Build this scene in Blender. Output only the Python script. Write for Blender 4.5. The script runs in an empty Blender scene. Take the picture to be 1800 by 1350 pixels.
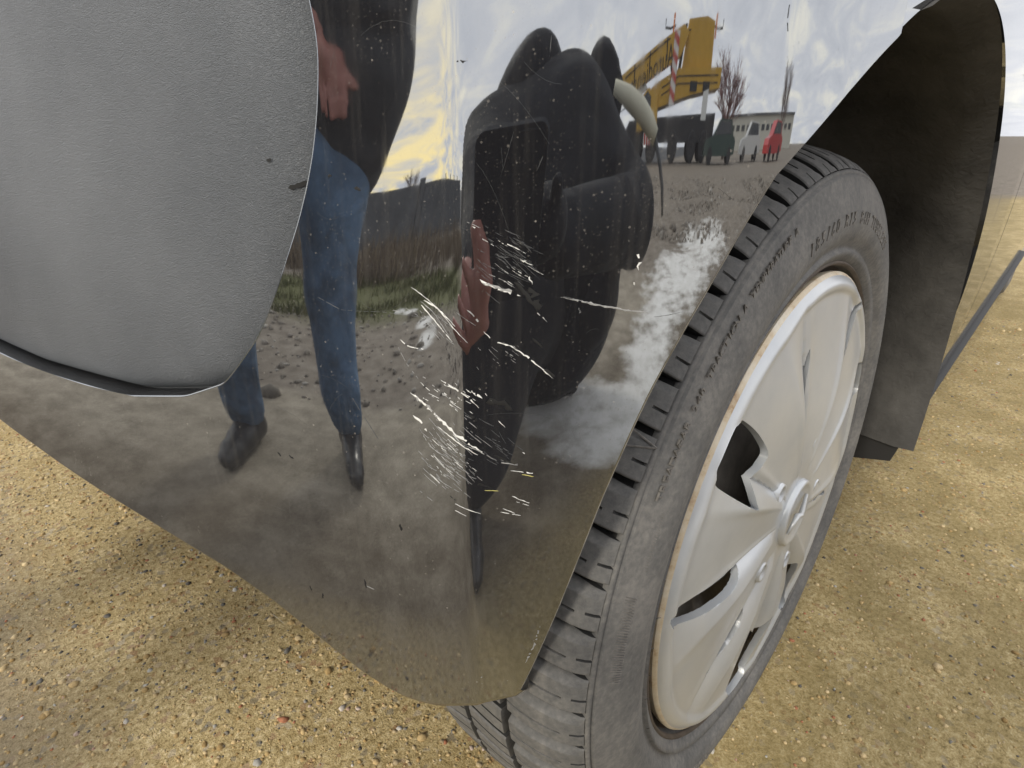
import bpy, bmesh, math, random
import numpy as np
from mathutils import Matrix, Vector
random.seed(7); rng = np.random.default_rng(11)
SC = bpy.context.scene; COL = SC.collection
# ------------------------------------------------------------------ camera
C = np.array([-.4741, -.1216, .6034]); YAW, PIT, FPX = .7535, .4047, 1017.5
fw = np.array([math.cos(YAW)*math.cos(PIT), math.sin(YAW)*math.cos(PIT), -math.sin(PIT)])
rt = np.array([math.sin(YAW), -math.cos(YAW), 0]); up = np.cross(rt, fw)
cd = bpy.data.cameras.new('camera'); cam = bpy.data.objects.new('camera', cd); COL.objects.link(cam)
cam.matrix_world = Matrix(((rt[0], up[0], -fw[0], C[0]), (rt[1], up[1], -fw[1], C[1]), (rt[2], up[2], -fw[2], C[2]), (0, 0, 0, 1)))
cd.sensor_width = 36; cd.lens = FPX/1800*36; cd.clip_start = .004; cd.clip_end = 5000
cd.dof.use_dof = True; cd.dof.focus_distance = .36; cd.dof.aperture_fstop = 34
SC.camera = cam
# ------------------------------------------------------------------ world and sun
SUN_AZ, SUN_EL = 187, 27
w = bpy.data.worlds.new('World'); SC.world = w; w.use_nodes = True
nt = w.node_tree; nt.nodes.clear()
def nd(t, typ, **k):
    n = t.nodes.new(typ)
    for a, v in k.items(): setattr(n, a, v)
    return n
def math_n(t, op, a, b=None, clamp=False):
    n = nd(t, 'ShaderNodeMath', operation=op); n.use_clamp = clamp
    for i, v in enumerate((a, b)):
        if v is None: continue
        if isinstance(v, (int, float)): n.inputs[i].default_value = v
        else: t.links.new(v, n.inputs[i])
    return n.outputs[0]
def ramp(t, fac, stops, interp='LINEAR'):
    n = nd(t, 'ShaderNodeValToRGB'); cr = n.color_ramp; cr.interpolation = interp
    while len(cr.elements) < len(stops): cr.elements.new(.5)
    for e, (p, c) in zip(cr.elements, stops):
        e.position = p; e.color = tuple(c)+(1,) if len(c) == 3 else c
    t.links.new(fac, n.inputs[0]); return n.outputs[0]
def mixc(t, fac, a, b, mode='MIX'):
    n = nd(t, 'ShaderNodeMix', data_type='RGBA', blend_type=mode)
    for sock, v in ((n.inputs[0], fac), (n.inputs[6], a), (n.inputs[7], b)):
        if isinstance(v, (int, float)): sock.default_value = v
        elif isinstance(v, tuple): sock.default_value = v+(1,) if len(v) == 3 else v
        else: t.links.new(v, sock)
    return n.outputs[2]
def noise(t, vec, scale, detail=4, rough=.55, dist=0):
    n = nd(t, 'ShaderNodeTexNoise'); n.inputs['Scale'].default_value = scale; n.inputs['Detail'].default_value = detail
    n.inputs['Roughness'].default_value = rough; n.inputs['Distortion'].default_value = dist
    if vec is not None: t.links.new(vec, n.inputs['Vector'])
    return n.outputs[0]
sky = nd(nt, 'ShaderNodeTexSky', sky_type='NISHITA', sun_disc=False)
sky.sun_elevation = math.radians(SUN_EL); sky.sun_rotation = math.radians(90-SUN_AZ); sky.air_density = 1; sky.dust_density = 2
tc = nd(nt, 'ShaderNodeTexCoord'); sp = nd(nt, 'ShaderNodeSeparateXYZ'); nt.links.new(tc.outputs['Generated'], sp.inputs[0])
zz = math_n(nt, 'ADD', math_n(nt, 'MAXIMUM', sp.outputs[2], 0), .16)
cx = nd(nt, 'ShaderNodeCombineXYZ')
nt.links.new(math_n(nt, 'DIVIDE', sp.outputs[0], zz), cx.inputs[0]); nt.links.new(math_n(nt, 'DIVIDE', sp.outputs[1], zz), cx.inputs[1])
n1 = noise(nt, cx.outputs[0], .9, 7, .58, .4)
mp = nd(nt, 'ShaderNodeMapping'); mp.inputs['Location'].default_value = (7.3, 2.1, 4); nt.links.new(cx.outputs[0], mp.inputs[0])
n2 = noise(nt, mp.outputs[0], 1.5, 6, .6, .8)
cover = ramp(nt, n1, [(.20, (0, 0, 0)), (.36, (1, 1, 1))])
# cloud colour: lilac-grey bodies, cream where the low sun gets through
cloud = ramp(nt, n2, [(.32, (8.8, 8.9, 9.5)), (.50, (10.2, 10.2, 10.6)), (.62, (12.4, 12.0, 11.2)), (.76, (15.2, 14.2, 12.0))])
skyc = mixc(nt, cover, mixc(nt, .75, sky.outputs[0], (7.6, 8.3, 9.6)), cloud)
# warm, brighter air low down towards the sun
sd = nd(nt, 'ShaderNodeVectorMath', operation='DOT_PRODUCT'); nt.links.new(tc.outputs['Generated'], sd.inputs[0])
sd.inputs[1].default_value = (math.cos(math.radians(SUN_AZ-20)), math.sin(math.radians(SUN_AZ-20)), .1)
glow = math_n(nt, 'POWER', math_n(nt, 'MAXIMUM', sd.outputs['Value'], 0), 10)
low = math_n(nt, 'POWER', math_n(nt, 'SUBTRACT', 1.0, math_n(nt, 'MAXIMUM', sp.outputs[2], 0)), 5)
gl = math_n(nt, 'MULTIPLY', math_n(nt, 'MULTIPLY', glow, low), ramp(nt, n2, [(.40, (0, 0, 0)), (.58, (1, 1, 1))]))
skyc = mixc(nt, math_n(nt, 'MULTIPLY', gl, 1.25, True), skyc, (19, 15.0, 7.0))
bg = nd(nt, 'ShaderNodeBackground'); bg.inputs['Strength'].default_value = .14
nt.links.new(skyc, bg.inputs['Color']); wo = nd(nt, 'ShaderNodeOutputWorld'); nt.links.new(bg.outputs[0], wo.inputs[0])
sl = bpy.data.lights.new('sun', 'SUN'); sl.energy = 2.2; sl.angle = math.radians(9); sl.color = (1, .925, .79)
sun = bpy.data.objects.new('sun', sl); COL.objects.link(sun)
sv = Vector((math.cos(math.radians(SUN_AZ))*math.cos(math.radians(SUN_EL)), math.sin(math.radians(SUN_AZ))*math.cos(math.radians(SUN_EL)), math.sin(math.radians(SUN_EL))))
sun.rotation_euler = sv.to_track_quat('Z', 'Y').to_euler()
SC.view_settings.view_transform = 'Standard'; SC.view_settings.look = 'None'; SC.view_settings.exposure = .16; SC.view_settings.gamma = 1
SC.view_settings.use_curve_mapping = False
SC.render.engine = 'CYCLES'; SC.cycles.max_bounces = 6; SC.cycles.caustics_reflective = False; SC.cycles.use_denoising = True
# ------------------------------------------------------------------ helpers
MATS = {}
def mat(name):
    m = bpy.data.materials.new(name); m.use_nodes = True; MATS[name] = m
    return m, m.node_tree, m.node_tree.nodes['Principled BSDF']
def flat(name, c, rough=.7, metal=0, var=.0, scale=30, bump=0, bscale=200, spec=.5, bd_=.002):
    m, t, b = mat(name); b.inputs['Roughness'].default_value = rough; b.inputs['Metallic'].default_value = metal
    b.inputs['Specular IOR Level'].default_value = spec
    b.inputs['Base Color'].default_value = (*c, 1)
    co = nd(t, 'ShaderNodeTexCoord')
    if var:
        n = noise(t, co.outputs['Object'], scale, 6, .65)
        t.links.new(ramp(t, n, [(.3, tuple(x*(1-var) for x in c)), (.7, tuple(min(1, x*(1+var)) for x in c))]), b.inputs['Base Color'])
    if bump:
        bn = nd(t, 'ShaderNodeBump'); bn.inputs['Strength'].default_value = bump; bn.inputs['Distance'].default_value = bd_
        t.links.new(noise(t, co.outputs['Object'], bscale, 5 if bscale > 30 else 1.5, .5, .6), bn.inputs['Height']); t.links.new(bn.outputs[0], b.inputs['Normal'])
    return m
def link(o, parent=None, kind=None, label=None, cat=None, group=None):
    COL.objects.link(o)
    if parent is not None: o.parent = parent
    for k, v in (('kind', kind), ('label', label), ('category', cat), ('group', group)):
        if v: o[k] = v
    return o
def mesh_np(name, V, F, m=None, smooth=True):
    """V (n,3); F list of faces or (k,4)/(k,3) int array"""
    me = bpy.data.meshes.new(name)
    if isinstance(F, np.ndarray):
        k = F.shape[1]; nf = len(F)
        me.vertices.add(len(V)); me.vertices.foreach_set('co', np.ascontiguousarray(V, dtype=np.float32).ravel())
        me.loops.add(nf*k); me.loops.foreach_set('vertex_index', np.ascontiguousarray(F, dtype=np.int32).ravel())
        me.polygons.add(nf); me.polygons.foreach_set('loop_start', np.arange(0, nf*k, k, dtype=np.int32))
        me.update(calc_edges=True); me.validate()
    else:
        me.from_pydata([tuple(map(float, v)) for v in V], [], [tuple(map(int, f)) for f in F]); me.update()
    if smooth: me.polygons.foreach_set('use_smooth', np.ones(len(me.polygons), dtype=bool))
    if m is not None: me.materials.append(m)
    return me
def obj(name, me, parent=None, **k):
    return link(bpy.data.objects.new(name, me), parent, **k)
def empty(name, loc, label, cat, group=None, rz=0):
    o = bpy.data.objects.new(name, None); o.location = loc; o.rotation_euler = (0, 0, rz)
    return link(o, None, None, label, cat, group)
def grid_faces(nu, nv, wrap_u=False, wrap_v=False):
    a = np.arange(nu*nv).reshape(nu, nv)
    i = np.arange(nu if wrap_u else nu-1); j = np.arange(nv if wrap_v else nv-1)
    I, J = np.meshgrid(i, j, indexing='ij'); I2, J2 = (I+1) % nu, (J+1) % nv
    return np.stack([a[I, J], a[I2, J], a[I2, J2], a[I, J2]], -1).reshape(-1, 4)
class MB:
    """collects boxes, tubes, prisms and lathes and links them as ONE mesh object"""
    def __init__(s): s.V = []; s.F = []
    def add(s, V, F):
        k = len(s.V); s.V += [tuple(v) for v in V]; s.F += [tuple(i+k for i in f) for f in F]; return s
    def box(s, c, size, M=None):
        h = np.array(size)/2
        v = np.array([[x, y, z] for x in (-1, 1) for y in (-1, 1) for z in (-1, 1)])*h
        if M is not None: v = v @ np.array(M.to_3x3()).T
        return s.add(v+np.array(c), [(0, 1, 3, 2), (4, 6, 7, 5), (0, 4, 5, 1), (2, 3, 7, 6), (0, 2, 6, 4), (1, 5, 7, 3)])
    def prism(s, poly, a0, a1, axis=1):
        n = len(poly); V = []
        for a in (a0, a1):
            for (p, q) in poly:
                V.append((p, a, q) if axis == 1 else ((p, q, a) if axis == 2 else (a, p, q)))
        F = [tuple(range(n))[::-1], tuple(range(n, 2*n))]+[(i, (i+1) % n, n+(i+1) % n, n+i) for i in range(n)]
        return s.add(V, F)
    def tube(s, pts, r, n=8, cap=True):
        pts = [Vector(p) for p in pts]; rs = r if isinstance(r, (list, tuple)) else [r]*len(pts)
        V = []; prev = None
        for i, p in enumerate(pts):
            d = (pts[min(i+1, len(pts)-1)]-pts[max(i-1, 0)]).normalized()
            a = d.orthogonal().normalized() if prev is None else (prev-d*prev.dot(d)).normalized()
            prev = a; b = d.cross(a)
            for k in range(n):
                t = 2*math.pi*k/n; V.append(p+(a*math.cos(t)+b*math.sin(t))*rs[i])
        F = [(i*n+k, i*n+(k+1) % n, (i+1)*n+(k+1) % n, (i+1)*n+k) for i in range(len(pts)-1) for k in range(n)]
        if cap: F += [tuple(range(n))[::-1], tuple(range((len(pts)-1)*n, len(pts)*n))]
        return s.add(V, F)
    def lathe_y(s, prof, n=48, c=(0, 0, 0)):
        """prof: (y, r) points, revolved about the y axis"""
        m = len(prof); V = [(c[0]+r*math.cos(2*math.pi*k/n), c[1]+y, c[2]+r*math.sin(2*math.pi*k/n)) for k in range(n) for (y, r) in prof]
        return s.add(V, [(k*m+i, ((k+1) % n)*m+i, ((k+1) % n)*m+i+1, k*m+i+1) for k in range(n) for i in range(m-1)])
    def mesh(s, name, m, smooth=False, bevel=0):
        me = mesh_np(name, s.V, s.F, m, smooth)
        return me
    def build(s, name, m, parent=None, smooth=False, **k): return obj(name, s.mesh(name, m, smooth), parent, **k)
def ray(x, y):
    d = fw+((x-900)/FPX)*rt-((y-675)/FPX)*up
    return d/np.linalg.norm(d)
# ------------------------------------------------------------------ the painted bumper as a surface: s runs along it, z is height

S=np.arange(-0.5,1.4,0.0005)
NS=[-.5,-.2,-.1,-.06,-.03,0,.03,.064,.072,.13,.22,.5,.8,1.4]
NV=[270,268,264,253,239,229,224,221.5,206,199,195,189,184,178]
def build(NS=NS,NV=NV,P0=(-.285,-.008)):
    nu=np.interp(S,NS,NV)
    k=np.exp(-0.5*(np.arange(-12,13)*.0005/.0013)**2); k/=k.sum()
    nu=np.convolve(np.pad(nu,12,mode='edge'),k,'valid')
    a=np.radians(nu)
    tx,ty=np.sin(a),-np.cos(a)
    X=np.concatenate([[0],np.cumsum((tx[1:]+tx[:-1])/2*.0005)]);Y=np.concatenate([[0],np.cumsum((ty[1:]+ty[:-1])/2*.0005)])
    i=np.argmin(abs(S)); X+=P0[0]-X[i]; Y+=P0[1]-Y[i]
    return nu,X,Y
NU,PX,PY=build()
ZT=[.30,.34,.37,.40,.43,.46,.50,.55,.60,.70,.9]
TR=[-6,-5.5,-5,-5,-4.5,-4,-2,0,.5,1,1]
TL=[-8,-7,-6,-4,-2,0,2.5,4,4,4,4]
ZZ=np.arange(.28,.92,.001)
def prof(T):
    t=np.tan(np.radians(np.interp(ZZ,ZT,T))); k=np.ones(21)/21
    t=np.convolve(np.pad(t,10,mode='edge'),k,'valid')
    g=-np.concatenate([[0],np.cumsum((t[1:]+t[:-1])/2*.001)])
    return g-np.interp(.5,ZZ,g)
GR,GL=prof(TR),prof(TL)
def sshift(z): return np.clip(.62-z,-.2,.3)*0.06
def P(s,z):
    s2=s-sshift(z)
    x=np.interp(s2,S,PX);y=np.interp(s2,S,PY);a=np.radians(np.interp(s2,S,NU))
    w=np.clip((s2-.0)/.12,0,1);w=w*w*(3-2*w)
    g=(1-w)*np.interp(z,ZZ,GR)+w*np.interp(z,ZZ,GL)
    return np.stack([x+g*np.cos(a),y+g*np.sin(a),z+0*x],-1)
def N(s,z,e=.002):
    a=P(s+e,z)-P(s-e,z);b=P(s,z+e)-P(s,z-e)
    n=np.cross(b,a); return n/np.linalg.norm(n,axis=-1,keepdims=True)
_sg,_zg=np.meshgrid(np.arange(-.3,1.2,.004),np.arange(.29,.9,.006),indexing='ij')
_pg=P(_sg,_zg)
def hit(C,d):
    # nearest front intersection by grid search + newton on angular distance
    v=_pg-C; t=v@d; e=np.linalg.norm(v-t[...,None]*d,axis=-1)/np.maximum(t,.01); e[t<.03]=9
    # candidates: local minima small
    idx=np.argsort(e,axis=None)[:60]
    best=min(idx,key=lambda i:(round(e.flat[i]/.02),t.flat[i]))
    s,z=_sg.flat[best],_zg.flat[best]
    for _ in range(30):
        p=P(s,z); tt=(p-C)@d; rr=p-C-tt*d
        ds=(P(s+1e-4,z)-p)/1e-4; dz=(P(s,z+1e-4)-p)/1e-4
        M=np.stack([ds,dz,-d],1); sol=np.linalg.lstsq(M,-rr,rcond=None)[0]
        s+=np.clip(sol[0],-.02,.02); z+=np.clip(sol[1],-.02,.02)
        if np.linalg.norm(rr)<1e-6: break
    return s,z,P(s,z),np.linalg.norm(rr)
# ------------------------------------------------------------------ materials
def pos_nodes(t):
    g = nd(t, 'ShaderNodeNewGeometry'); s = nd(t, 'ShaderNodeSeparateXYZ'); t.links.new(g.outputs['Position'], s.inputs[0])
    return g.outputs['Position'], s
def paint_material():
    m, t, b = mat('black_paint')
    b.inputs['Base Color'].default_value = (.012, .012, .014, 1)
    b.inputs['IOR'].default_value = 3.7; b.inputs['Roughness'].default_value = .02
    b.inputs['Specular Tint'].default_value = (.93, .97, 1.0, 1)
    co = nd(t, 'ShaderNodeTexCoord').outputs['Object']; pos, s = pos_nodes(t)
    # road film: thicker towards the sill, wiped in vertical streaks, with settled specks of dust
    st = nd(t, 'ShaderNodeMapping'); st.inputs['Scale'].default_value = (260, 260, 6); t.links.new(co, st.inputs[0])
    streak = noise(t, st.outputs[0], 1, 3, .6)
    blot = noise(t, co, 14, 6, .62)
    film = math_n(t, 'MULTIPLY', ramp(t, s.outputs[2], [(.33, (1, 1, 1)), (.50, (.12, .12, .12)), (.62, (.05, .05, .05))]),
                  ramp(t, blot, [(.3, (.25, .25, .25)), (.7, (1, 1, 1))]))
    film = math_n(t, 'ADD', math_n(t, 'MULTIPLY', film, .05), math_n(t, 'MULTIPLY', ramp(t, streak, [(.5, (0, 0, 0)), (.8, (1, 1, 1))]), .035))
    def specks(scale, lo, thr):
        v = nd(t, 'ShaderNodeTexVoronoi', feature='F1'); v.inputs['Scale'].default_value = scale; t.links.new(co, v.inputs['Vector'])
        sc = nd(t, 'ShaderNodeSeparateColor'); t.links.new(v.outputs['Color'], sc.inputs[0])
        near = math_n(t, 'LESS_THAN', v.outputs['Distance'], math_n(t, 'MULTIPLY', sc.outputs[1], lo))
        return math_n(t, 'MULTIPLY', near, math_n(t, 'GREATER_THAN', sc.outputs[0], thr))
    d1 = specks(520, .26, .72); d2 = specks(260, .11, .88); d3 = specks(1300, .40, .60)
    dust = math_n(t, 'ADD', math_n(t, 'MULTIPLY', d2, .6), math_n(t, 'ADD', math_n(t, 'MULTIPLY', d1, .22), math_n(t, 'MULTIPLY', d3, .10)), True)
    dust = math_n(t, 'MULTIPLY', dust, ramp(t, noise(t, co, 18, 4, .6), [(.35, (.15, .15, .15)), (.65, (1, 1, 1))]))
    cov = math_n(t, 'ADD', film, dust, True)
    bd = nd(t, 'ShaderNodeBsdfDiffuse'); bd.inputs['Color'].default_value = (.46, .43, .38, 1)
    t.links.new(ramp(t, math_n(t, 'ADD', film, math_n(t, 'MULTIPLY', streak, .03)), [(.0, (.012,)*3), (.03, (.03,)*3), (.09, (.085,)*3)]), b.inputs['Roughness'])
    ms = nd(t, 'ShaderNodeMixShader'); t.links.new(cov, ms.inputs[0]); t.links.new(b.outputs[0], ms.inputs[1]); t.links.new(bd.outputs[0], ms.inputs[2])
    t.links.new(ms.outputs[0], t.nodes['Material Output'].inputs['Surface'])
    # orange peel
    bn = nd(t, 'ShaderNodeBump'); bn.inputs['Strength'].default_value = .02; bn.inputs['Distance'].default_value = .0004
    t.links.new(noise(t, co, 45, 2, .5), bn.inputs['Height']); t.links.new(bn.outputs[0], b.inputs['Normal'])
    return m
PAINT = paint_material()
def grain_material():
    m, t, b = mat('grained_plastic'); co = nd(t, 'ShaderNodeTexCoord').outputs['Object']
    mp = nd(t, 'ShaderNodeMapping'); mp.inputs['Scale'].default_value = (1, 1, 2.0); mp.inputs['Rotation'].default_value = (.25, 0, 0); t.links.new(co, mp.inputs[0])
    wv = noise(t, mp.outputs[0], 430, 4, .62, .9)
    v = nd(t, 'ShaderNodeTexVoronoi', feature='DISTANCE_TO_EDGE'); v.inputs['Scale'].default_value = 800; t.links.new(mp.outputs[0], v.inputs['Vector'])
    h = math_n(t, 'ADD', wv, math_n(t, 'MULTIPLY', math_n(t, 'MINIMUM', v.outputs['Distance'], .25), 1.2))
    bn = nd(t, 'ShaderNodeBump'); bn.inputs['Strength'].default_value = .75; bn.inputs['Distance'].default_value = .0011
    t.links.new(h, bn.inputs['Height']); t.links.new(bn.outputs[0], b.inputs['Normal'])
    dust = noise(t, co, 9, 6, .6)
    t.links.new(ramp(t, dust, [(.3, (.070, .078, .088)), (.7, (.112, .121, .132))]), b.inputs['Base Color'])
    b.inputs['Roughness'].default_value = .48; b.inputs['Specular IOR Level'].default_value = .6
    return m
GRAIN = grain_material()
def tyre_material():
    m, t, b = mat('dusty_rubber'); co = nd(t, 'ShaderNodeTexCoord').outputs['Object']
    n1 = noise(t, co, 22, 8, .7); n2 = noise(t, co, 260, 4, .65)
    mx = math_n(t, 'ADD', math_n(t, 'MULTIPLY', n1, .6), math_n(t, 'MULTIPLY', n2, .4))
    t.links.new(ramp(t, mx, [(.34, (.075, .076, .078)), (.5, (.125, .123, .119)), (.66, (.195, .187, .175))]), b.inputs['Base Color'])
    b.inputs['Roughness'].default_value = .78; b.inputs['Specular IOR Level'].default_value = .35
    bn = nd(t, 'ShaderNodeBump'); bn.inputs['Strength'].default_value = .4; bn.inputs['Distance'].default_value = .0008
    t.links.new(n2, bn.inputs['Height']); t.links.new(bn.outputs[0], b.inputs['Normal'])
    return m
RUBBER = tyre_material()
flat('groove_rubber', (.022, .022, .022), .85); flat('letter_rubber', (.14, .132, .122), .8, var=.35, scale=200)
flat('dark_plastic', (.02, .02, .021), .6)
flat('liner', (.055, .053, .050), .9, var=.6, scale=9, bump=.6, bscale=150)
flat('glass_dark', (.01, .012, .013), .03, spec=.8)
def silver_material():
    m, t, b = mat('silver_paint'); co = nd(t, 'ShaderNodeTexCoord').outputs['Object']
    n = noise(t, co, 24, 6, .6); n2 = noise(t, co, 6, 4, .6)
    c = mixc(t, ramp(t, n2, [(.45, (0, 0, 0)), (.75, (.5, .5, .5))]), ramp(t, n, [(.3, (.42, .445, .475)), (.7, (.50, .525, .55))]), (.46, .44, .39))
    t.links.new(c, b.inputs['Base Color']); b.inputs['Metallic'].default_value = .35; b.inputs['Roughness'].default_value = .34
    b.inputs['Coat Weight'].default_value = .25; b.inputs['Coat Roughness'].default_value = .15
    bn = nd(t, 'ShaderNodeBump'); bn.inputs['Strength'].default_value = .06; bn.inputs['Distance'].default_value = .0005
    t.links.new(noise(t, co, 900, 2), bn.inputs['Height']); t.links.new(bn.outputs[0], b.inputs['Normal'])
    return m
SILVER = silver_material()
def rim_material():
    m, t, b = mat('stained_rim'); co = nd(t, 'ShaderNodeTexCoord').outputs['Object']
    n = noise(t, co, 30, 8, .7)
    t.links.new(ramp(t, n, [(.36, (.62, .58, .49)), (.54, (.52, .43, .30)), (.67, (.26, .13, .05))]), b.inputs['Base Color'])
    b.inputs['Roughness'].default_value = .5; b.inputs['Metallic'].default_value = .2
    return m
RIMM = rim_material()
flat('steel_wheel', (.50, .46, .41), .6, .1, var=.3, scale=40)
flat('black_hole', (.004, .004, .004), .95)
# ------------------------------------------------------------------ car
CARG = None
car = empty('parked_car', (0, 0, 0), 'black painted car with a scraped bumper corner and silver plastic hubcap', 'car')
R = .302
def offset_pts(s, z, d):
    p = P(s, z); n = N(s, z); return p+n*np.asarray(d)[..., None]
def px_sz(lst): return np.array([hit(C, ray(*q))[:2] for q in lst])
def resample(pts, n, warp=None):
    pts = np.asarray(pts, float); d = np.r_[0, np.cumsum(np.linalg.norm(np.diff(pts, axis=0), axis=1))]; d /= d[-1]
    t = np.linspace(0, 1, n) if warp is None else warp(np.linspace(0, 1, n))
    return np.stack([np.interp(t, d, pts[:, k]) for k in range(pts.shape[1])], -1)
def smooth(pts, it=3):
    pts = np.array(pts, float)
    for _ in range(it):
        q = pts.copy(); q[1:-1] = .25*pts[:-2]+.5*pts[1:-1]+.25*pts[2:]; pts = q
    return pts
LIP = px_sz([(1384, 275), (1354, 320), (1304, 400), (1265, 469), (1206, 570), (1147, 676), (1111, 750), (1058, 870), (1009, 994), (973, 1083), (929, 1181), (913, 1212)])[::-1]
BOT = px_sz([(908, 1219), (880, 1225), (825, 1235), (759, 1236), (701, 1218), (639, 1180), (568, 1123), (479, 1052), (393, 992)])
INS = px_sz([(545, 0), (555, 50), (560, 90), (560, 140), (558, 200), (551, 270), (540, 330), (527, 385), (510, 440), (491, 500), (470, 560), (452, 598), (430, 630), (411, 656), (393, 677)])
SEAM = -.135; ZTOP = .76
zA = .42
INSF = np.vstack([[(.150, ZTOP), (.140, .72), (.131, .685)], INS, [(INS[-1, 0]+.035, INS[-1, 1]-.014), (INS[-1, 0]+.10, INS[-1, 1]-.028), (INS[-1, 0]+.22, INS[-1, 1]-.036), (.95, INS[-1, 1]-.04)]])
zb_far = BOT[-1, 1]+.012
BOTF = np.vstack([BOT, [(BOT[-1, 0]+.08, zb_far-.004), (BOT[-1, 0]+.25, zb_far+.004), (.95, zb_far+.006)]])
# arch: from the lip's top end on, a circle about the axle
def arch_r(s, z):
    p = P(np.array(s), np.array(z)); return math.hypot(p[0], p[2]-R)
ar = arch_r(*LIP[-1])
archpts = []
for s_ in np.linspace(LIP[-1, 0], SEAM, 14)[1:]:
    z_ = .6
    for _ in range(20):
        p = P(np.array(s_), np.array(z_)); z_ = R+math.sqrt(max(ar**2-p[0]**2, 1e-6))
    archpts.append((s_, z_))
RIGHT = np.vstack([LIP, archpts, [(SEAM, ZTOP)]])
NB = 200; NA = 440
ib = smooth(resample(INSF[::-1], 900), 20); kk = int(np.argmax(ib[:, 0] < .29)); n1_, n2_ = int(NB*.08), int(NB*.24)
L_ = np.vstack([resample([(.95, zb_far+.006), ib[0]], n1_+1)[:-1], resample(ib[:kk+1], n2_+1)[:-1], resample(ib[kk:], NB-n1_-n2_)])
R0 = resample(np.vstack([smooth(resample(LIP, 120), 6), archpts]), NB*3)
R_ = resample(np.vstack([R0, [(SEAM, ZTOP)]]), NB)
B_ = resample(smooth(resample(BOTF[::-1], 400), 10), NA); B_[-1] = R_[0]; L_[0] = B_[0]
T_ = resample(np.array([L_[-1], R_[-1]]), NA)
al = np.linspace(0, 1, NA); be = np.linspace(0, 1, NB)
A, Bq = np.meshgrid(al, be, indexing='ij')
A3, B3 = A[..., None], Bq[..., None]
G = (1-A3)*L_[None]+A3*R_[None]+(1-B3)*B_[:, None]+B3*T_[:, None]-((1-A3)*(1-B3)*L_[0]+A3*(1-B3)*R_[0]+(1-A3)*B3*L_[-1]+A3*B3*R_[-1])
Vb = P(G[..., 0], G[..., 1]); Nb = N(G[..., 0], G[..., 1], .0012)
flip = np.sign((Nb.reshape(-1, 3) @ np.array([-.7, -.7, 0])).mean()); Nb *= flip
def surfN(s, z): return N(s, z, .0012)*flip
V = list(Vb.reshape(-1, 3)); NN = list(Nb.reshape(-1, 3))
F = [tuple(f) for f in grid_faces(NA, NB)]
def roll_edge(idx, rad, ang, flange, outdir_flip, steps=6):
    """roll a boundary (grid indices) over by `ang` degrees with radius rad, then run a flange inwards"""
    global V, NN, F
    P0 = np.array([V[i] for i in idx]); n0 = np.array([NN[i] for i in idx])
    tg = np.gradient(P0, axis=0); tg /= np.linalg.norm(tg, axis=1)[:, None]+1e-12
    o = np.cross(tg, n0)*outdir_flip; o /= np.linalg.norm(o, axis=1)[:, None]+1e-12
    prev = list(idx)
    for k in range(1, steps+2):
        if k <= steps:
            a = math.radians(ang)*k/steps
            p = P0+rad*(math.sin(a)*o-(1-math.cos(a))*n0); nn = math.cos(a)*n0+math.sin(a)*o
        else:
            a = math.radians(ang)
            p = P0+rad*(math.sin(a)*o-(1-math.cos(a))*n0)+flange*(math.cos(a)*o-math.sin(a)*n0); nn = math.cos(a)*n0+math.sin(a)*o
        st = len(V); V += list(p); NN += list(nn); cur = list(range(st, st+len(idx)))
        F += [(prev[i], prev[i+1], cur[i+1], cur[i]) for i in range(len(idx)-1)]
        prev = cur
ids = np.arange(NA*NB).reshape(NA, NB)
def od(idx, inward):
    i = len(idx)//2; tg = np.array(V[idx[i+1]])-np.array(V[idx[i-1]]); o = np.cross(tg, NN[idx[i]])
    return -np.sign(o @ (np.array(V[inward])-np.array(V[idx[i]])))
bi = list(ids[:, 0]); roll_edge(bi, .008, 120, .010, od(bi, ids[NA//2, 4]), 9)
ri = list(ids[-1, :]); roll_edge(ri, .0016, 115, .012, od(ri, ids[-5, NB//2]), 5)
li = list(ids[0, :]); roll_edge(li, .0011, 95, .02, od(li, ids[4, NB//2]), 5)
V = np.array(V); NN = np.array(NN)
F = np.array(F); fn_ = np.cross(V[F[:, 2]]-V[F[:, 0]], V[F[:, 3]]-V[F[:, 1]]); bad = (fn_*NN[F].mean(1)).sum(1) < 0; F[bad] = F[bad][:, ::-1]
bme = mesh_np('bumper', V, F, PAINT)
flat('edge_glint', (.25, .235, .205), .6, var=.5, scale=90); bme.materials.append(MATS['edge_glint'])  # pale colour paints the highlight along the rolled bottom and lip
mi_ = np.zeros(len(bme.polygons), dtype=np.int32); nfm = (NA-1)*(NB-1); nfb = (NA-1)*10; mi_[nfm+(NA-1)*2:nfm+nfb] = 1; mi_[nfm+nfb+(NB-1)*1:nfm+nfb+(NB-1)*4] = 1; bme.polygons.foreach_set('material_index', mi_)
bme.normals_split_custom_set_from_vertices([tuple(n) for n in NN])
bumper = obj('bumper', bme, car)
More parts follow.
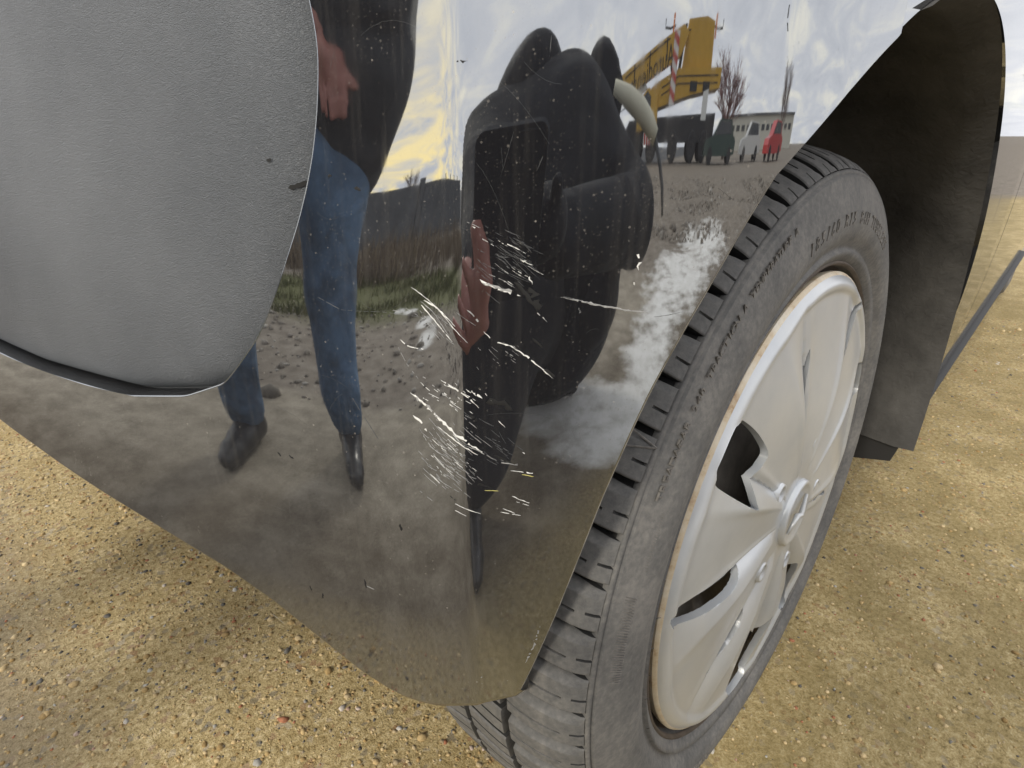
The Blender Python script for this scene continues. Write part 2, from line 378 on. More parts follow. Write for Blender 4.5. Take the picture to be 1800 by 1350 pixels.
# grained panel let into the bumper, rolled back along its edge
NK, NJ = 260, 90
BI = resample(smooth(resample(INSF, 500), 12), NK)
top_s = np.linspace(1.0, 1.0, NK)
AI = np.stack([np.full(NK, 1.05), np.linspace(ZTOP, INSF[-1, 1], NK)], -1)
q = (np.linspace(0, 1, NJ)**2.2)[None, :, None]
GI = BI[:, None]*(1-q)+AI[:, None]*q
dm = np.linalg.norm((GI-BI[:, None]), axis=-1)
off = -.0060-.0075*np.exp(-(dm/.010))-.004*np.exp(-dm/.05)
GI2 = GI.copy(); GI2[:, 0:4] += (BI[:, None]-AI[:, None])/np.linalg.norm(BI-AI, axis=1)[:, None, None]*np.array([.022, .012, .004, 0])[None, :, None]
VI = P(GI2[..., 0], GI2[..., 1])+surfN(GI2[..., 0], GI2[..., 1])*off[..., None]
ime = mesh_np('bumper_insert', VI.reshape(-1, 3), grid_faces(NK, NJ), GRAIN)
f0 = ime.polygons[len(ime.polygons)//2]
if np.array(f0.normal) @ np.array([-1, -.3, 0]) < 0: ime.flip_normals()
insert = obj('bumper_insert', ime, car, label='grey grained plastic panel let into the bumper')
# ------------------------------------------------------------------ scratches and scuffs, each a mark of its own on the paint
flat('scuff_white', (.74, .74, .71), .7); flat('scuff_grey', (.30, .30, .295), .55); flat('gouge_black', (.006, .006, .006), .75)
flat('scuff_yellow', (.55, .50, .16), .7); flat('hair_scratch', (.10, .103, .105), .4)
def stroke_mesh(name, pts, wid, m, lift=.00012, jit=.3, breaks=0., n=None):
    """pts: (s, z) polyline on the paint; a ragged ribbon of width wid (m)"""
    pts = np.asarray(pts, float); L = np.linalg.norm(np.diff(pts, axis=0), axis=1).sum(); n = n or max(6, int(L/.0011))
    c = resample(smooth(resample(pts, max(n, 12)), 2), n)
    tg = np.gradient(c, axis=0); tg /= np.linalg.norm(tg, axis=1)[:, None]+1e-9; nn = np.stack([-tg[:, 1], tg[:, 0]], -1)
    t = np.linspace(0, 1, n); tap = np.minimum(1, np.minimum(t, 1-t)*7+.12)
    a = wid*tap*(.5+jit*rng.normal(size=n)*.9).clip(.08, 1.6); b = wid*tap*(.5+jit*rng.normal(size=n)*.9).clip(.08, 1.6)
    c = c+nn*(rng.normal(size=n)*wid*.18)[:, None]
    l, r = c+nn*a[:, None], c-nn*b[:, None]
    g = np.stack([l, c, r], 1); d = np.tile([lift*.3, lift*1.6, lift*.3], (n, 1))
    Vs = P(g[..., 0], g[..., 1])+surfN(g[..., 0], g[..., 1])*d[..., None]
    Fs = grid_faces(n, 3)
    if breaks:
        keep = rng.random(n-1) > breaks; Fs = Fs.reshape(n-1, 2, 4)[keep].reshape(-1, 4)
        if len(Fs) == 0: return None
    return mesh_np(name, Vs.reshape(-1, 3), Fs, m)
def pxm(lst): return [hit(C, ray(*q))[:2] for q in lst]
PXW = .235/FPX     # one photo pixel on the paint, in metres
def scratch(lst, w_, m='scuff_white', br=.1, jit=.4, nm='scratch'):
    me = stroke_mesh(nm, pxm(lst), w_*PXW*(.44 if m != 'gouge_black' else .9), MATS[m], jit=jit, breaks=br)
    if me: obj(nm, me, bumper)
# (photo-measured courses of the marks)
SCR = [
 ([(843, 492), (862, 503), (890, 512), (915, 520)], 7, 'scuff_white', .12), ([(846, 496), (880, 508), (905, 516)], 9, 'scuff_grey', .2),
 ([(723, 505), (745, 520), (772, 545), (800, 580), (822, 603)], 2.6, 'scuff_white', .05), ([(745, 527), (768, 541), (783, 555), (800, 574)], 5, 'scuff_white', .1),
 ([(737, 532), (755, 553), (776, 578), (795, 601)], 3.2, 'scuff_white', .05), ([(740, 530), (762, 548), (790, 592)], 2, 'scuff_grey', .1),
 ([(850, 583), (868, 601), (897, 607), (920, 622), (945, 642), (972, 665)], 4.5, 'scuff_white', .1), ([(820, 545), (838, 560), (850, 580)], 6, 'scuff_grey', .35),
 ([(704, 597), (712, 606), (728, 612), (745, 614)], 3, 'scuff_white', .08), ([(690, 545), (700, 548)], 2, 'scuff_grey', 0),
 ([(722, 690), (735, 700), (758, 722), (785, 748), (810, 770), (835, 787), (852, 797)], 8, 'scuff_white', .10), ([(724, 692), (750, 713), (775, 738)], 10, 'scuff_grey', .2),
 ([(815, 783), (832, 788), (855, 800), (878, 812), (910, 818)], 3, 'scuff_grey', .2), ([(770, 750), (790, 766), (815, 786), (840, 800)], 3.5, 'scuff_white', .15),
 ([(726, 730), (740, 741), (750, 758)], 6, 'scuff_white', .3), ([(757, 785), (772, 797), (800, 828), (825, 848)], 3, 'scuff_grey', .3),
 ([(762, 800), (782, 822)], 3, 'scuff_white', .1), ([(756, 833), (773, 849)], 2.5, 'scuff_white', .05), ([(735, 655), (765, 680), (790, 702)], 4, 'scuff_grey', .4),
 ([(775, 668), (800, 684), (820, 697), (846, 720)], 3.5, 'scuff_white', .35), ([(785, 678), (806, 686)], 3, 'scuff_white', .1), ([(832, 690), (848, 700)], 5, 'scuff_white', .45),
 ([(898, 827), (920, 830), (942, 833)], 3.5, 'scuff_white', .2), ([(912, 833), (938, 838)], 2.5, 'scuff_yellow', .1), ([(852, 862), (882, 863)], 2.2, 'scuff_yellow', .1),
 ([(900, 872), (918, 880), (935, 886)], 2.6, 'scuff_white', .15), ([(902, 880), (930, 889)], 2, 'scuff_white', .2), ([(884, 894), (905, 902)], 2.4, 'scuff_white', .1), ([(880, 900), (915, 906)], 1.6, 'scuff_white', .2),
 ([(800, 885), (820, 895), (845, 903)], 2, 'scuff_white', .15), ([(800, 897), (820, 907)], 2, 'scuff_white', .1), ([(876, 740), (888, 751)], 2.2, 'scuff_white', .05),
 ([(830, 398), (842, 405), (855, 412)], 3, 'scuff_white', .4), ([(820, 390), (845, 401)], 2, 'scuff_grey', .2), ([(843, 417), (868, 432)], 2.2, 'scuff_white', .2),
 ([(880, 424), (905, 435), (925, 446)], 2.2, 'scuff_white', .3), ([(858, 482), (880, 490), (905, 506)], 2, 'scuff_grey', .2), ([(880, 490), (900, 504)], 1.8, 'scuff_white', .2),
 ([(925, 478), (932, 490), (936, 500)], 5, 'scuff_white', .5), ([(915, 458), (925, 461)], 4, 'scuff_white', .4), ([(940, 546), (952, 556), (962, 566)], 2.5, 'scuff_white', .3),
 ([(985, 522), (1020, 530), (1060, 538), (1100, 545), (1140, 549)], 5, 'scuff_grey', .03), ([(990, 521), (1040, 533), (1100, 546), (1150, 550)], 1.4, 'scuff_grey', .03),
 ([(1150, 557), (1175, 554), (1200, 548)], 1.5, 'hair_scratch', 0), ([(1120, 440), (1123, 455), (1122, 475)], 7, 'scuff_white', .55), ([(1114, 496), (1115, 502)], 4, 'scuff_white', .3),
 ([(1017, 538), (1021, 553)], 5, 'hair_scratch', .3), ([(700, 610), (715, 640), (735, 665)], 1.6, 'scuff_grey', .3), ([(737, 752), (750, 775), (762, 790)], 2.5, 'scuff_grey', .4),
 ([(880, 808), (905, 818), (920, 812)], 1.4, 'scuff_grey', .4), ([(918, 795), (925, 799)], 4, 'scuff_white', .4),
 ([(1262, 330), (1290, 352)], 1, 'hair_scratch', 0),
 ([(555, 520), (600, 545), (680, 549), (760, 560)], 1, 'hair_scratch', .2), ([(620, 700), (665, 772)], .9, 'hair_scratch', .1), ([(838, 1195), (848, 1190)], 6, 'scuff_grey', .5), ([(950, 1100), (938, 1135), (924, 1165)], 7, 'scuff_grey', .5),
 ([(645, 1030), (658, 1036)], 2, 'scuff_grey', 0), ([(480, 1080), (500, 1096)], 1.5, 'scuff_grey', .1), ([(990, 700), (1015, 690)], 1, 'hair_scratch', .2),
 ([(944, 300), (952, 280), (962, 250)], 1.5, 'hair_scratch', .1), ([(880, 310), (895, 260), (905, 225)], 1, 'hair_scratch', .1), ([(1385, 55), (1384, 35), (1388, 8)], 1.4, 'gouge_black', .1),
 ([(970, 60), (966, 100)], 1, 'hair_scratch', 0), ([(802, 108), (821, 106)], 2.4, 'gouge_black', .1),
]
for a in SCR: scratch(*a)
for a in [([(930, 505), (940, 520), (948, 545)], 14), ([(905, 495), (925, 515), (945, 548)], 7), ([(855, 705), (880, 708), (900, 722)], 10), ([(955, 652), (968, 656), (975, 662)], 8),
          ([(935, 595), (955, 612)], 4), ([(822, 728), (838, 740)], 6), ([(830, 845), (862, 858)], 4), ([(870, 800), (900, 815)], 5), ([(640, 1018), (644, 1034)], 7),
          ([(703, 921), (706, 933)], 6), ([(622, 331), (634, 333)], 5), ([(576, 309), (583, 308)], 5), ([(567, 1043), (568, 1052)], 4), ([(508, 800), (516, 806)], 5), ([(488, 795), (494, 802)], 5),
          ([(545, 1030), (548, 1038)], 4), ([(790, 870), (800, 880)], 3)]:
    scratch(a[0], a[1], 'gouge_black', .03, .2)
# fields of fine parallel scratches between the big ones
def field(n, cx_, cy_, sx, sy, ang, ln, w0, m, br):
    for _ in range(n):
        x = rng.normal(cx_, sx); y = rng.normal(cy_, sy); a = math.radians(rng.normal(ang, 7)); l = ln*rng.uniform(.3, 1.2)
        scratch([(x, y), (x+l*.5*math.cos(a), y+l*.5*math.sin(a)+1), (x+l*math.cos(a), y+l*math.sin(a))], w0*rng.uniform(.5, 1.3), m, br)
field(48, 880, 455, 28, 28, 32, 46, 1.3, 'hair_scratch', .15)
field(8, 885, 460, 26, 24, 33, 34, 1.6, 'scuff_white', .35)
field(46, 775, 775, 20, 26, 42, 50, 1.5, 'scuff_grey', .25)
field(14, 785, 780, 20, 24, 42, 34, 1.8, 'scuff_white', .35)
field(22, 800, 690, 28, 11, 36, 26, 1.8, 'scuff_white', .4)
field(26, 800, 830, 26, 14, 38, 30, 1.4, 'scuff_grey', .3)
field(16, 870, 770, 26, 22, 33, 40, 1.2, 'hair_scratch', .2)
field(14, 770, 555, 20, 22, 44, 40, 1.2, 'scuff_grey', .2)
field(12, 880, 610, 26, 14, 38, 26, 1.5, 'scuff_grey', .4)
# hairline swirl marks all over the panel: nobody could count them
hv, hf, k0 = [], [], 0
for _ in range(60):
    s0, z0 = rng.uniform(-.05, .22), rng.uniform(.36, .68); a = rng.uniform(0, math.pi) if rng.random() < .6 else rng.normal(.3, .3); l = rng.uniform(.004, .03)
    c_ = np.stack([s0+np.linspace(0, l, 6)*math.cos(a), z0+np.linspace(0, l, 6)*math.sin(a)+rng.normal()*.002*np.linspace(-1, 1, 6)**2], -1)
    nn_ = np.array([-math.sin(a), math.cos(a)])*.00002
    if c_[:, 0].min() < LIP[:, 0].min() or np.any(c_[:, 0] < np.interp(c_[:, 1], LIP[:, 1], LIP[:, 0])+.004): continue
    if np.any(c_[:, 0] > np.interp(c_[:, 1], INSF[::-1, 1], INSF[::-1, 0])-.004): continue
    g = np.stack([c_+nn_, c_-nn_], 1); vv = P(g[..., 0], g[..., 1])+surfN(g[..., 0], g[..., 1])*.00008
    hv.append(vv.reshape(-1, 3)); hf.append(grid_faces(6, 2)+k0); k0 += 12
obj('hairline_scratches', mesh_np('hairline_scratches', np.vstack(hv), np.vstack(hf), MATS['hair_scratch']), bumper, kind='stuff')
# two dark nicks in the grained panel
def insert_mark(p, q, w_):
    out = []
    for x, y in (p, ((p[0]+q[0])/2, (p[1]+q[1])/2+1), q): out.append(hit(C, ray(x, y))[:2])
    pts = np.array(out); c = resample(pts, 14); tg = np.gradient(c, axis=0); tg /= np.linalg.norm(tg, axis=1)[:, None]; n_ = np.stack([-tg[:, 1], tg[:, 0]], -1)
    wd = w_*PXW*np.minimum(1, np.minimum(np.linspace(0, 1, 14), 1-np.linspace(0, 1, 14))*5+.1)*rng.uniform(.4, .7, 14)
    g = np.stack([c+n_*wd[:, None], c-n_*wd[:, None]], 1)
    dd_ = np.linalg.norm(g[:, :, None]-BI[None, None], axis=-1).min(-1); doff = -.0060-.0075*np.exp(-(dd_/.010))-.004*np.exp(-dd_/.05)+.0009
    return obj('nick', mesh_np('nick', (P(g[..., 0], g[..., 1])+surfN(g[..., 0], g[..., 1])*doff[..., None]).reshape(-1, 3), grid_faces(14, 2), MATS['gouge_black']), insert)
insert_mark((476, 331), (510, 318), 7); insert_mark((442, 281), (450, 278), 5)
# ------------------------------------------------------------------ wheel: tyre, hubcap, steel wheel (axle along y, outboard = -y)
TYV = [(.016, .2085), (.008, .2105), (.002, .214), (-.001, .2185), (-.003, .222), (-.0005, .2235), (-.0005, .226), (-.005, .231), (-.0075, .240), (-.0075, .2485), (-.0055, .258),
       (-.0035, .265), (-.0012, .2718), (.0000, .2748), (.0002, .2760), (.0026, .2764), (.0014, .2778), (.003, .2800), (.0075, .2785), (.014, .2775), (.024, .2770), (.036, .2780), (.050, .2800), (.052, .2870), (.135, .2870),
       (.150, .2860), (.172, .281), (.187, .262), (.190, .240), (.183, .215), (.172, .2085)]
tm = MB().lathe_y(TYV, 288)
tyre_me = mesh_np('tyre', tm.V, tm.F, RUBBER)
tyre_me.materials.append(MATS['groove_rubber']); tyre_me.polygons.foreach_set('material_index', np.array([1 if .006 < p_.center[1] < .14 and math.hypot(p_.center[0], p_.center[2]) > .274 else 0 for p_ in tyre_me.polygons], dtype=np.int32))
tyre = obj('tyre', tyre_me, car); tyre.location = (0, 0, R)
NT = 62; PITCH = 2*math.pi/NT
def tread_block(prof, a0, a1, sweep, sipes, name, na=22, ramp_=0):
    """prof: (y, r) across the tread; block from angle a0 to a1, ends swept by sweep(y); sipes: (angle, y0, y1, half width)"""
    ts = np.concatenate([[0, .0], np.linspace(0, 1, na), [1, 1.]])
    ys = np.array(prof); ny = len(ys); Vt = np.zeros((len(ts), ny, 3))
    for i, t in enumerate(ts):
        for j, (y, r) in enumerate(ys):
            th = a0+(a1-a0)*t+sweep(y); rr = r
            edge = min(t, 1-t)*(a1-a0)*.29
            rr -= .0012*max(0, 1-edge/.0012)**2
            if ramp_ and t > 1-ramp_: rr -= .0060*((t-1+ramp_)/ramp_)*min(1, max(0, (y-.004)/.014))
            for (sa, y0, y1, hw) in sipes:
                if y0 <= y <= y1 and abs(a0+(a1-a0)*t-sa) < hw: rr -= .0045
            if i in (0, len(ts)-1): rr = r-.0135
            if j == ny-1 or (j == 0 and y > .02): rr = r-.0135
            Vt[i, j] = (rr*math.sin(th), y, rr*math.cos(th))
    me = mesh_np(name, Vt.reshape(-1, 3), grid_faces(len(ts), ny), RUBBER)
    nf_, ncol = len(ts)-1, ny-1; me.materials.append(MATS['groove_rubber']); mm_ = np.zeros((nf_, ncol), dtype=np.int32); mm_[[0, 1, -1, -2]] = 1; mm_[:, -1] = 1
    for i_ in range(nf_):
        for j_ in range(ncol):
            tm_ = a0+(a1-a0)*(ts[i_]+ts[i_+1])/2; ym_ = (ys[j_, 0]+ys[j_+1, 0])/2
            if any(y0 <= ym_ <= y1 and abs(tm_-sa) < hw for sa, y0, y1, hw in sipes): mm_[i_, j_] = 1
    me.polygons.foreach_set('material_index', mm_.ravel())
    b = bmesh.new(); b.from_mesh(me)
    for e in b.edges:
        if len(e.link_faces) == 2 and e.calc_face_angle(0) > .45: e.smooth = False
    b.to_mesh(me); b.free(); return me
sh_prof = [(.0035, .2806), (.006, .2832), (.010, .2862), (.015, .2888), (.020, .2908), (.026, .2929), (.031, .2944), (.037, .2959), (.043, .2970), (.0485, .2976), (.050, .2976)]
sw = lambda y: .030*(max(0, y-.004)/.046)**1.5
sh_me = tread_block(sh_prof, -.445*PITCH, .415*PITCH, sw, [(-.13*PITCH, .016, .046, .0024), (-.10*PITCH, .0, .0085, .0022)], 'tread_block', 44, .20)
rb_prof = [(.0535, .2985), (.0538, .2985), (.060, .2995), (.068, .3003), (.076, .3008), (.0835, .3012), (.084, .3012)]
rb_me = tread_block(rb_prof, -.42*PITCH, .40*PITCH, lambda y: .03*((y-.054)/.03), [(0, .054, .083, .0022)], 'rib_block', 26)
rc_prof = [(.0885, .3014), (.0888, .3014), (.096, .3016), (.104, .3018), (.112, .3018), (.1188, .3016), (.119, .3016)]
rc_me = tread_block(rc_prof, -.43*PITCH, .42*PITCH, lambda y: -.03*((y-.088)/.03), [(0, .089, .118, .0022)], 'rib_block', 26)
def spin(me, nm, ang, parent):
    o = obj(nm, me, parent); o.rotation_euler = (0, ang, 0); return o
# wear triangle and short notches on the shoulder, moulded once per block
nb_ = MB()
nb_.prism([(-.0006, .2805), (.0006, .2805), (.0009, .2845), (-.0003, .2845)], -.0002, .0022)
for k in range(NT):
    spin(sh_me, 'tread_block', k*PITCH, tyre); spin(rb_me, 'rib_block', (k+.3)*PITCH, tyre); spin(rc_me, 'rib_block', (k+.7)*PITCH, tyre)
# lettering on the sidewall
def text_mesh(body, size, ext):
    cu = bpy.data.curves.new('txt', 'FONT'); cu.body = body; cu.size = size; cu.extrude = ext; cu.align_x = 'CENTER'; cu.align_y = 'CENTER'; cu.resolution_u = 2
    o = bpy.data.objects.new('txt', cu); COL.objects.link(o); dg = bpy.context.evaluated_depsgraph_get()
    me = bpy.data.meshes.new_from_object(o.evaluated_get(dg)); Vv = np.array([v.co[:] for v in me.vertices]).reshape(-1, 3); Ff = [tuple(p.vertices) for p in me.polygons]
    bpy.data.objects.remove(o); bpy.data.curves.remove(cu); bpy.data.meshes.remove(me); return Vv, Ff
def ring_text(txt, a_start, r, y, size, step, m, name):
    """letters run clockwise seen from outboard (towards smaller polar angle), tops outwards"""
    mb = MB(); a = a_start
    for ch in txt:
        if ch != ' ':
            Vv, Ff = text_mesh(ch, size, .0005)
            t = math.radians(a); er = np.array([math.cos(t), 0, math.sin(t)]); et = np.array([math.sin(t), 0, -math.cos(t)])
            mb.add([np.array([0, y, 0])+er*(r+v[1])+et*v[0]+np.array([0, -v[2], 0]) for v in Vv], Ff)
        a -= step
    return mb.build(name, m, tyre)
LT = MATS['letter_rubber']
ring_text('TREADWEAR 240 TRACTION A TEMPERATURE A', 151.5, .2665, -.0032, .0085, 1.08, LT, 'lettering')
ring_text('185/60 R15 84H TUBELESS', 108, .247, -.0075, .013, 2.2, LT, 'lettering')
ring_text('RADIAL STEEL BELTED', 250, .247, -.0075, .012, 2.2, LT, 'lettering')
hb = MB()
for (c0, c1, r0, r1) in ((153.2, 160.5, .258, .2695), (164, 176.5, .261, .2695)):
    for a in np.arange(c0, c1, .38):
        t = math.radians(a); e = np.array([math.cos(t), 0, math.sin(t)]); q = np.array([math.sin(t), 0, -math.cos(t)])
        slant = .0030
        b0 = e*r0+np.array([0, -.0053, 0])-q*slant*.5; b1 = e*r1+np.array([0, -.0016, 0])+q*slant*.5
        hb.tube([b0, b1], [.0004, .0004], 4)
hb.build('serration', LT, tyre)
tri = MB()
for (pa, pb) in (((-.005, 0), (.005, .0035)), ((.005, .0035), (.005, -.0035)), ((.005, -.0035), (-.005, 0))):
    t = math.radians(146.6); e = np.array([math.cos(t), 0, math.sin(t)]); q = np.array([math.sin(t), 0, -math.cos(t)])
    f_ = lambda p: e*(.2855+p[0])+q*p[1]*1.4+np.array([0, .0085+p[0]*1.3, 0])
    tri.tube([f_(pa), f_(pb)], .0006, 5)
tri.build('wear_mark', LT, tyre)
for a, r, l in ((178, .2195, .006), (184, .2195, .006), (172, .219, .007), (190, .2195, .005), (165, .222, .005), (160, .224, .005), (200, .22, .004), (118, .2235, .004)):
    t = math.radians(a); e = np.array([math.cos(t), 0, math.sin(t)]); q = np.array([math.sin(t), 0, -math.cos(t)])
    hr = MB().tube([e*(r+.003)+np.array([0, -.002, 0]), e*(r+.003-l*.2)+q*l*.2+np.array([0, -.002-l*.2, 0]), e*(r+.003-l*.3)+q*l*.3+np.array([0, -.002-l*.4, 0])], [.0004, .0003, .0002], 4); hr.build('mould_hair', LT, tyre)
# hubcap: swept sails with openings between them; polar sheet, openings cut and their rims turned in
NRH, NTH = 110, 640
rr_ = np.linspace(.0, .2035, NRH); th_ = np.linspace(0, 2*math.pi, NTH, endpoint=False)
def polyr(lst): return np.array([(r*math.cos(math.radians(a)), r*math.sin(math.radians(a))) for r, a in lst])
NSP = 8
win_base = [(.1985, -6.5), (.1990, 0), (.1985, 6.6), (.160, 8.3), (.117, 10.6), (.124, 8), (.129, 4), (.131, -1), (.122, -5), (.121, -9.4), (.138, -9.6), (.166, -8.8)]
slot = [(.199, -1.4), (.199, -4.8), (.16, -3.6), (.115, -2.2), (.104, -2.2), (.104, .6), (.114, 5.2), (.138, 5.4), (.16, 4.2), (.187, .8)]
slit = [(.160, -3.2), (.150, -3.4), (.122, -2.0), (.094, -4.2), (.090, -2.0), (.106, 2.0), (.130, 1.6), (.152, -1.2)]
wins = []
for k, (a, kind) in enumerate([(141.5, 0), (179, 1), (222, 2), (261.5, 0), (299, 1), (342, 2), (21.5, 0), (59, 1), (102, 2)]):
    wins.append(polyr([(r, d+a) for r, d in (win_base, slot, slit)[kind]]))
def chaikin(p, it=2):
    for _ in range(it):
        n = np.roll(p, -1, 0); p = np.stack([.75*p+.25*n, .25*p+.75*n], 1).reshape(-1, 2)
    return p
wins = [chaikin(p_) for p_ in wins]
angs = np.array([143.5, 179, 222, 263.5, 299, 342, 383.5, 419, 462.])
def relief(r, th):
    a = (np.degrees(th)-8*(r/.2-.8)) % 360
    a = np.where(a < 143.5, a+360, a)
    k = np.clip(np.searchsorted(angs, a, side='right')-1, 0, 8); nxt = np.where(k < 8, angs[np.minimum(k+1, 8)], 503.5)
    u = (a-angs[k])/(nxt-angs[k])                      # 0 at one opening, 1 at the next
    base = .0005+.0115*np.clip((.2-r)/.15, 0, 1)**.8   # the cap bulges towards the hub
    mid = np.exp(-((r-.115)/.062)**2)
    saw = np.where(u < .26, -.0035+.0105*np.sin(u/.26*math.pi/2), .007-.0085*((u-.26)/.74)**.8)
    ridge = .0022*np.exp(-((u-.28)/.05)**2)+.003*np.exp(-((u-.93)/.05)**2)
    h = base+mid*(saw+ridge*.5)
    h = np.where(r < .036, .0125+.002*(1-(r/.036)**2), h)
    hub = 1/(1+np.exp((r-.043)/.0025)); h = h*(1-hub)+hub*(.0125)
    rim = np.clip((r-.190)/.0135, 0, 1); h = h*(1-rim**2)+.0035*np.sin(rim*math.pi)*1.0
    return h
RRm, THm = np.meshgrid(rr_, th_, indexing='ij')
XY = np.stack([RRm*np.cos(THm), RRm*np.sin(THm)], -1)
H = relief(RRm, THm)
def inside(pts, poly):
    x, y = pts[..., 0], pts[..., 1]; r = np.zeros(x.shape, bool); n = len(poly)
    for i in range(n):
        x0, y0 = poly[i]; x1, y1 = poly[(i+1) % n]
        c_ = ((y0 > y) != (y1 > y)) & (x < (x1-x0)*(y-y0)/(y1-y0+1e-15)+x0); r ^= c_
    return r
def nearest(p, poly):
    a = poly; b = np.roll(poly, -1, 0); ab = b-a; t = np.clip(((p-a)*ab).sum(1)/((ab**2).sum(1)+1e-15), 0, 1)
    q_ = a+ab*t[:, None]; d = np.linalg.norm(q_-p, axis=1); i = d.argmin(); return q_[i], d[i]
Fh = grid_faces(NRH, NTH, False, True)
flatXY = XY.reshape(-1, 2).copy(); cent = flatXY[Fh].mean(1)
owner = np.full(len(Fh), -1)
for wi, p_ in enumerate(wins): owner[inside(cent, p_)] = wi
keep = owner < 0
cut_v = {}
for f_, o_ in zip(Fh[~keep], owner[~keep]):
    for v_ in f_: cut_v[v_] = o_
used = np.zeros(len(flatXY), bool); used[Fh[keep].ravel()] = True
for v_, o_ in cut_v.items():
    if used[v_]: flatXY[v_] = nearest(flatXY[v_], wins[o_])[0]
Vh = np.stack([flatXY[:, 0], -H.ravel(), flatXY[:, 1]], -1)
Fk = [tuple(f) for f in Fh[keep]]
from collections import Counter
ec = Counter()
for f in Fk:
    for i in range(4):
        if f[i] != f[(i+1) % 4]: ec[(f[i], f[(i+1) % 4])] += 1
bnd = [e for e in ec if (e[1], e[0]) not in ec and e[0] in cut_v and e[1] in cut_v]
Vh = list(Vh); mp_ = {}
def low(v):
    if v not in mp_:
        mp_[v] = len(Vh); p_ = Vh[v]; Vh.append(np.array([p_[0]*.998, p_[1]+.006, p_[2]*.998]))
    return mp_[v]
for a_, b_ in bnd: Fk.append((b_, a_, low(a_), low(b_)))
# rolled rim of the cap
st = len(Vh); prof_r = [(.2050, .0008), (.2062, .0026), (.2060, .0060), (.2040, .0120)]
ring0 = [(NRH-1)*NTH+j for j in range(NTH)]
for (r, y) in prof_r:
    Vh += [np.array([r*math.cos(t), y, r*math.sin(t)]) for t in th_]
rows = [ring0]+[list(range(st+k*NTH, st+(k+1)*NTH)) for k in range(len(prof_r))]
rim_faces = []
for a_, b_ in zip(rows[:-1], rows[1:]):
    for j in range(NTH): rim_faces.append((a_[j], a_[(j+1) % NTH], b_[(j+1) % NTH], b_[j]))
nface = len(Fk); Fk += rim_faces
hub_me = mesh_np('hubcap', np.array(Vh), Fk, SILVER); hub_me.materials.append(RIMM)
mi = np.zeros(len(hub_me.polygons), dtype=np.int32); mi[nface:] = 1; ctr_ = np.array([(p_.center[0]**2+p_.center[2]**2)**.5 for p_ in hub_me.polygons]); mi[ctr_ > .2026] = 1; hub_me.polygons.foreach_set('material_index', mi)
bm_ = bmesh.new(); bm_.from_mesh(hub_me); bmesh.ops.delete(bm_, geom=[v for v in bm_.verts if not v.link_faces], context='VERTS')
bmesh.ops.remove_doubles(bm_, verts=bm_.verts, dist=1e-6)
for e in bm_.edges:
    if len(e.link_faces) == 2 and e.calc_face_angle(0) > .6: e.smooth = False
bm_.to_mesh(hub_me); bm_.free()
hubcap = obj('hubcap', hub_me, car); hubcap.location = (0, 0, R)
em = MB().lathe_y([(-.0128, .0001), (-.0142, .012), (-.0148, .022), (-.0165, .0265), (-.0172, .0285), (-.0160, .0305), (-.0120, .0312)], 64)
emb = em.build('hub_emblem', SILVER, hubcap, smooth=True)
lg = MB()
lg.tube([(-.021*math.cos(.6), -.0165, -.021*math.sin(.6)), (-.006, -.0185, .002), (.005, -.0185, -.003), (.021*math.cos(.6), -.0165, .021*math.sin(.6))], [.0012, .0026, .0026, .0012], 8)
lg.build('emblem_bar', SILVER, hubcap, smooth=True)
for k in range(5):
    a = math.radians(139+72*k); bt = MB().lathe_y([(-.0105, .0001), (-.0105, .0055), (-.0135, .0068), (-.0135, .0086), (-.006, .0105)], 24, (.063*math.cos(a), 0, .063*math.sin(a)))
    bt.build('bolt_recess', SILVER, hubcap, smooth=True)
# steel wheel behind the openings
sp_ = [(.004, .2105), (.001, .2125), (.003, .2155), (.008, .2145), (.012, .2065), (.022, .2025), (.024, .198), (.024, .185), (.022, .165), (.020, .150), (.022, .120), (.034, .10), (.026, .08), (.024, .001)]
sw_m = MB().lathe_y(sp_, 160); steel = sw_m.build('steel_wheel', MATS['steel_wheel'], car, smooth=True); steel.location = (0, 0, R); flat('gap_shade_flange', (.060, .046, .036), .7, var=.4, scale=60); steel.data.materials.append(MATS['gap_shade_flange']); steel.data.polygons.foreach_set('material_index', np.array([1 if math.hypot(p_.center[0], p_.center[2]) > .2 else 0 for p_ in steel.data.polygons], dtype=np.int32))  # outer flange coloured dark for the shade between rim and tyre
pr_ = sorted([(r, y) for y, r in sp_[4:]])
for k in range(9):
    a = math.radians(139.5+40*k); e = np.array([math.cos(a), 0, math.sin(a)]); q = np.array([-math.sin(a), 0, math.cos(a)]); vs = []; fs_ = []
    for rg in (0, .5, 1):
        for j in range(28):
            t = 2*math.pi*j/28; p_ = e*(.178+.012*rg*math.cos(t))+q*.0145*rg*math.sin(t); r = math.hypot(p_[0], p_[2])
            vs.append(p_+np.array([0, float(np.interp(r, [x[0] for x in pr_], [x[1] for x in pr_]))-.0012, 0]))
    for rg in (0, 1): fs_ += [(rg*28+j, rg*28+(j+1) % 28, rg*28+28+(j+1) % 28, rg*28+28+j) for j in range(28)]
    obj('vent_hole', mesh_np('vent_hole', vs, fs_, MATS['black_hole'], False), steel)
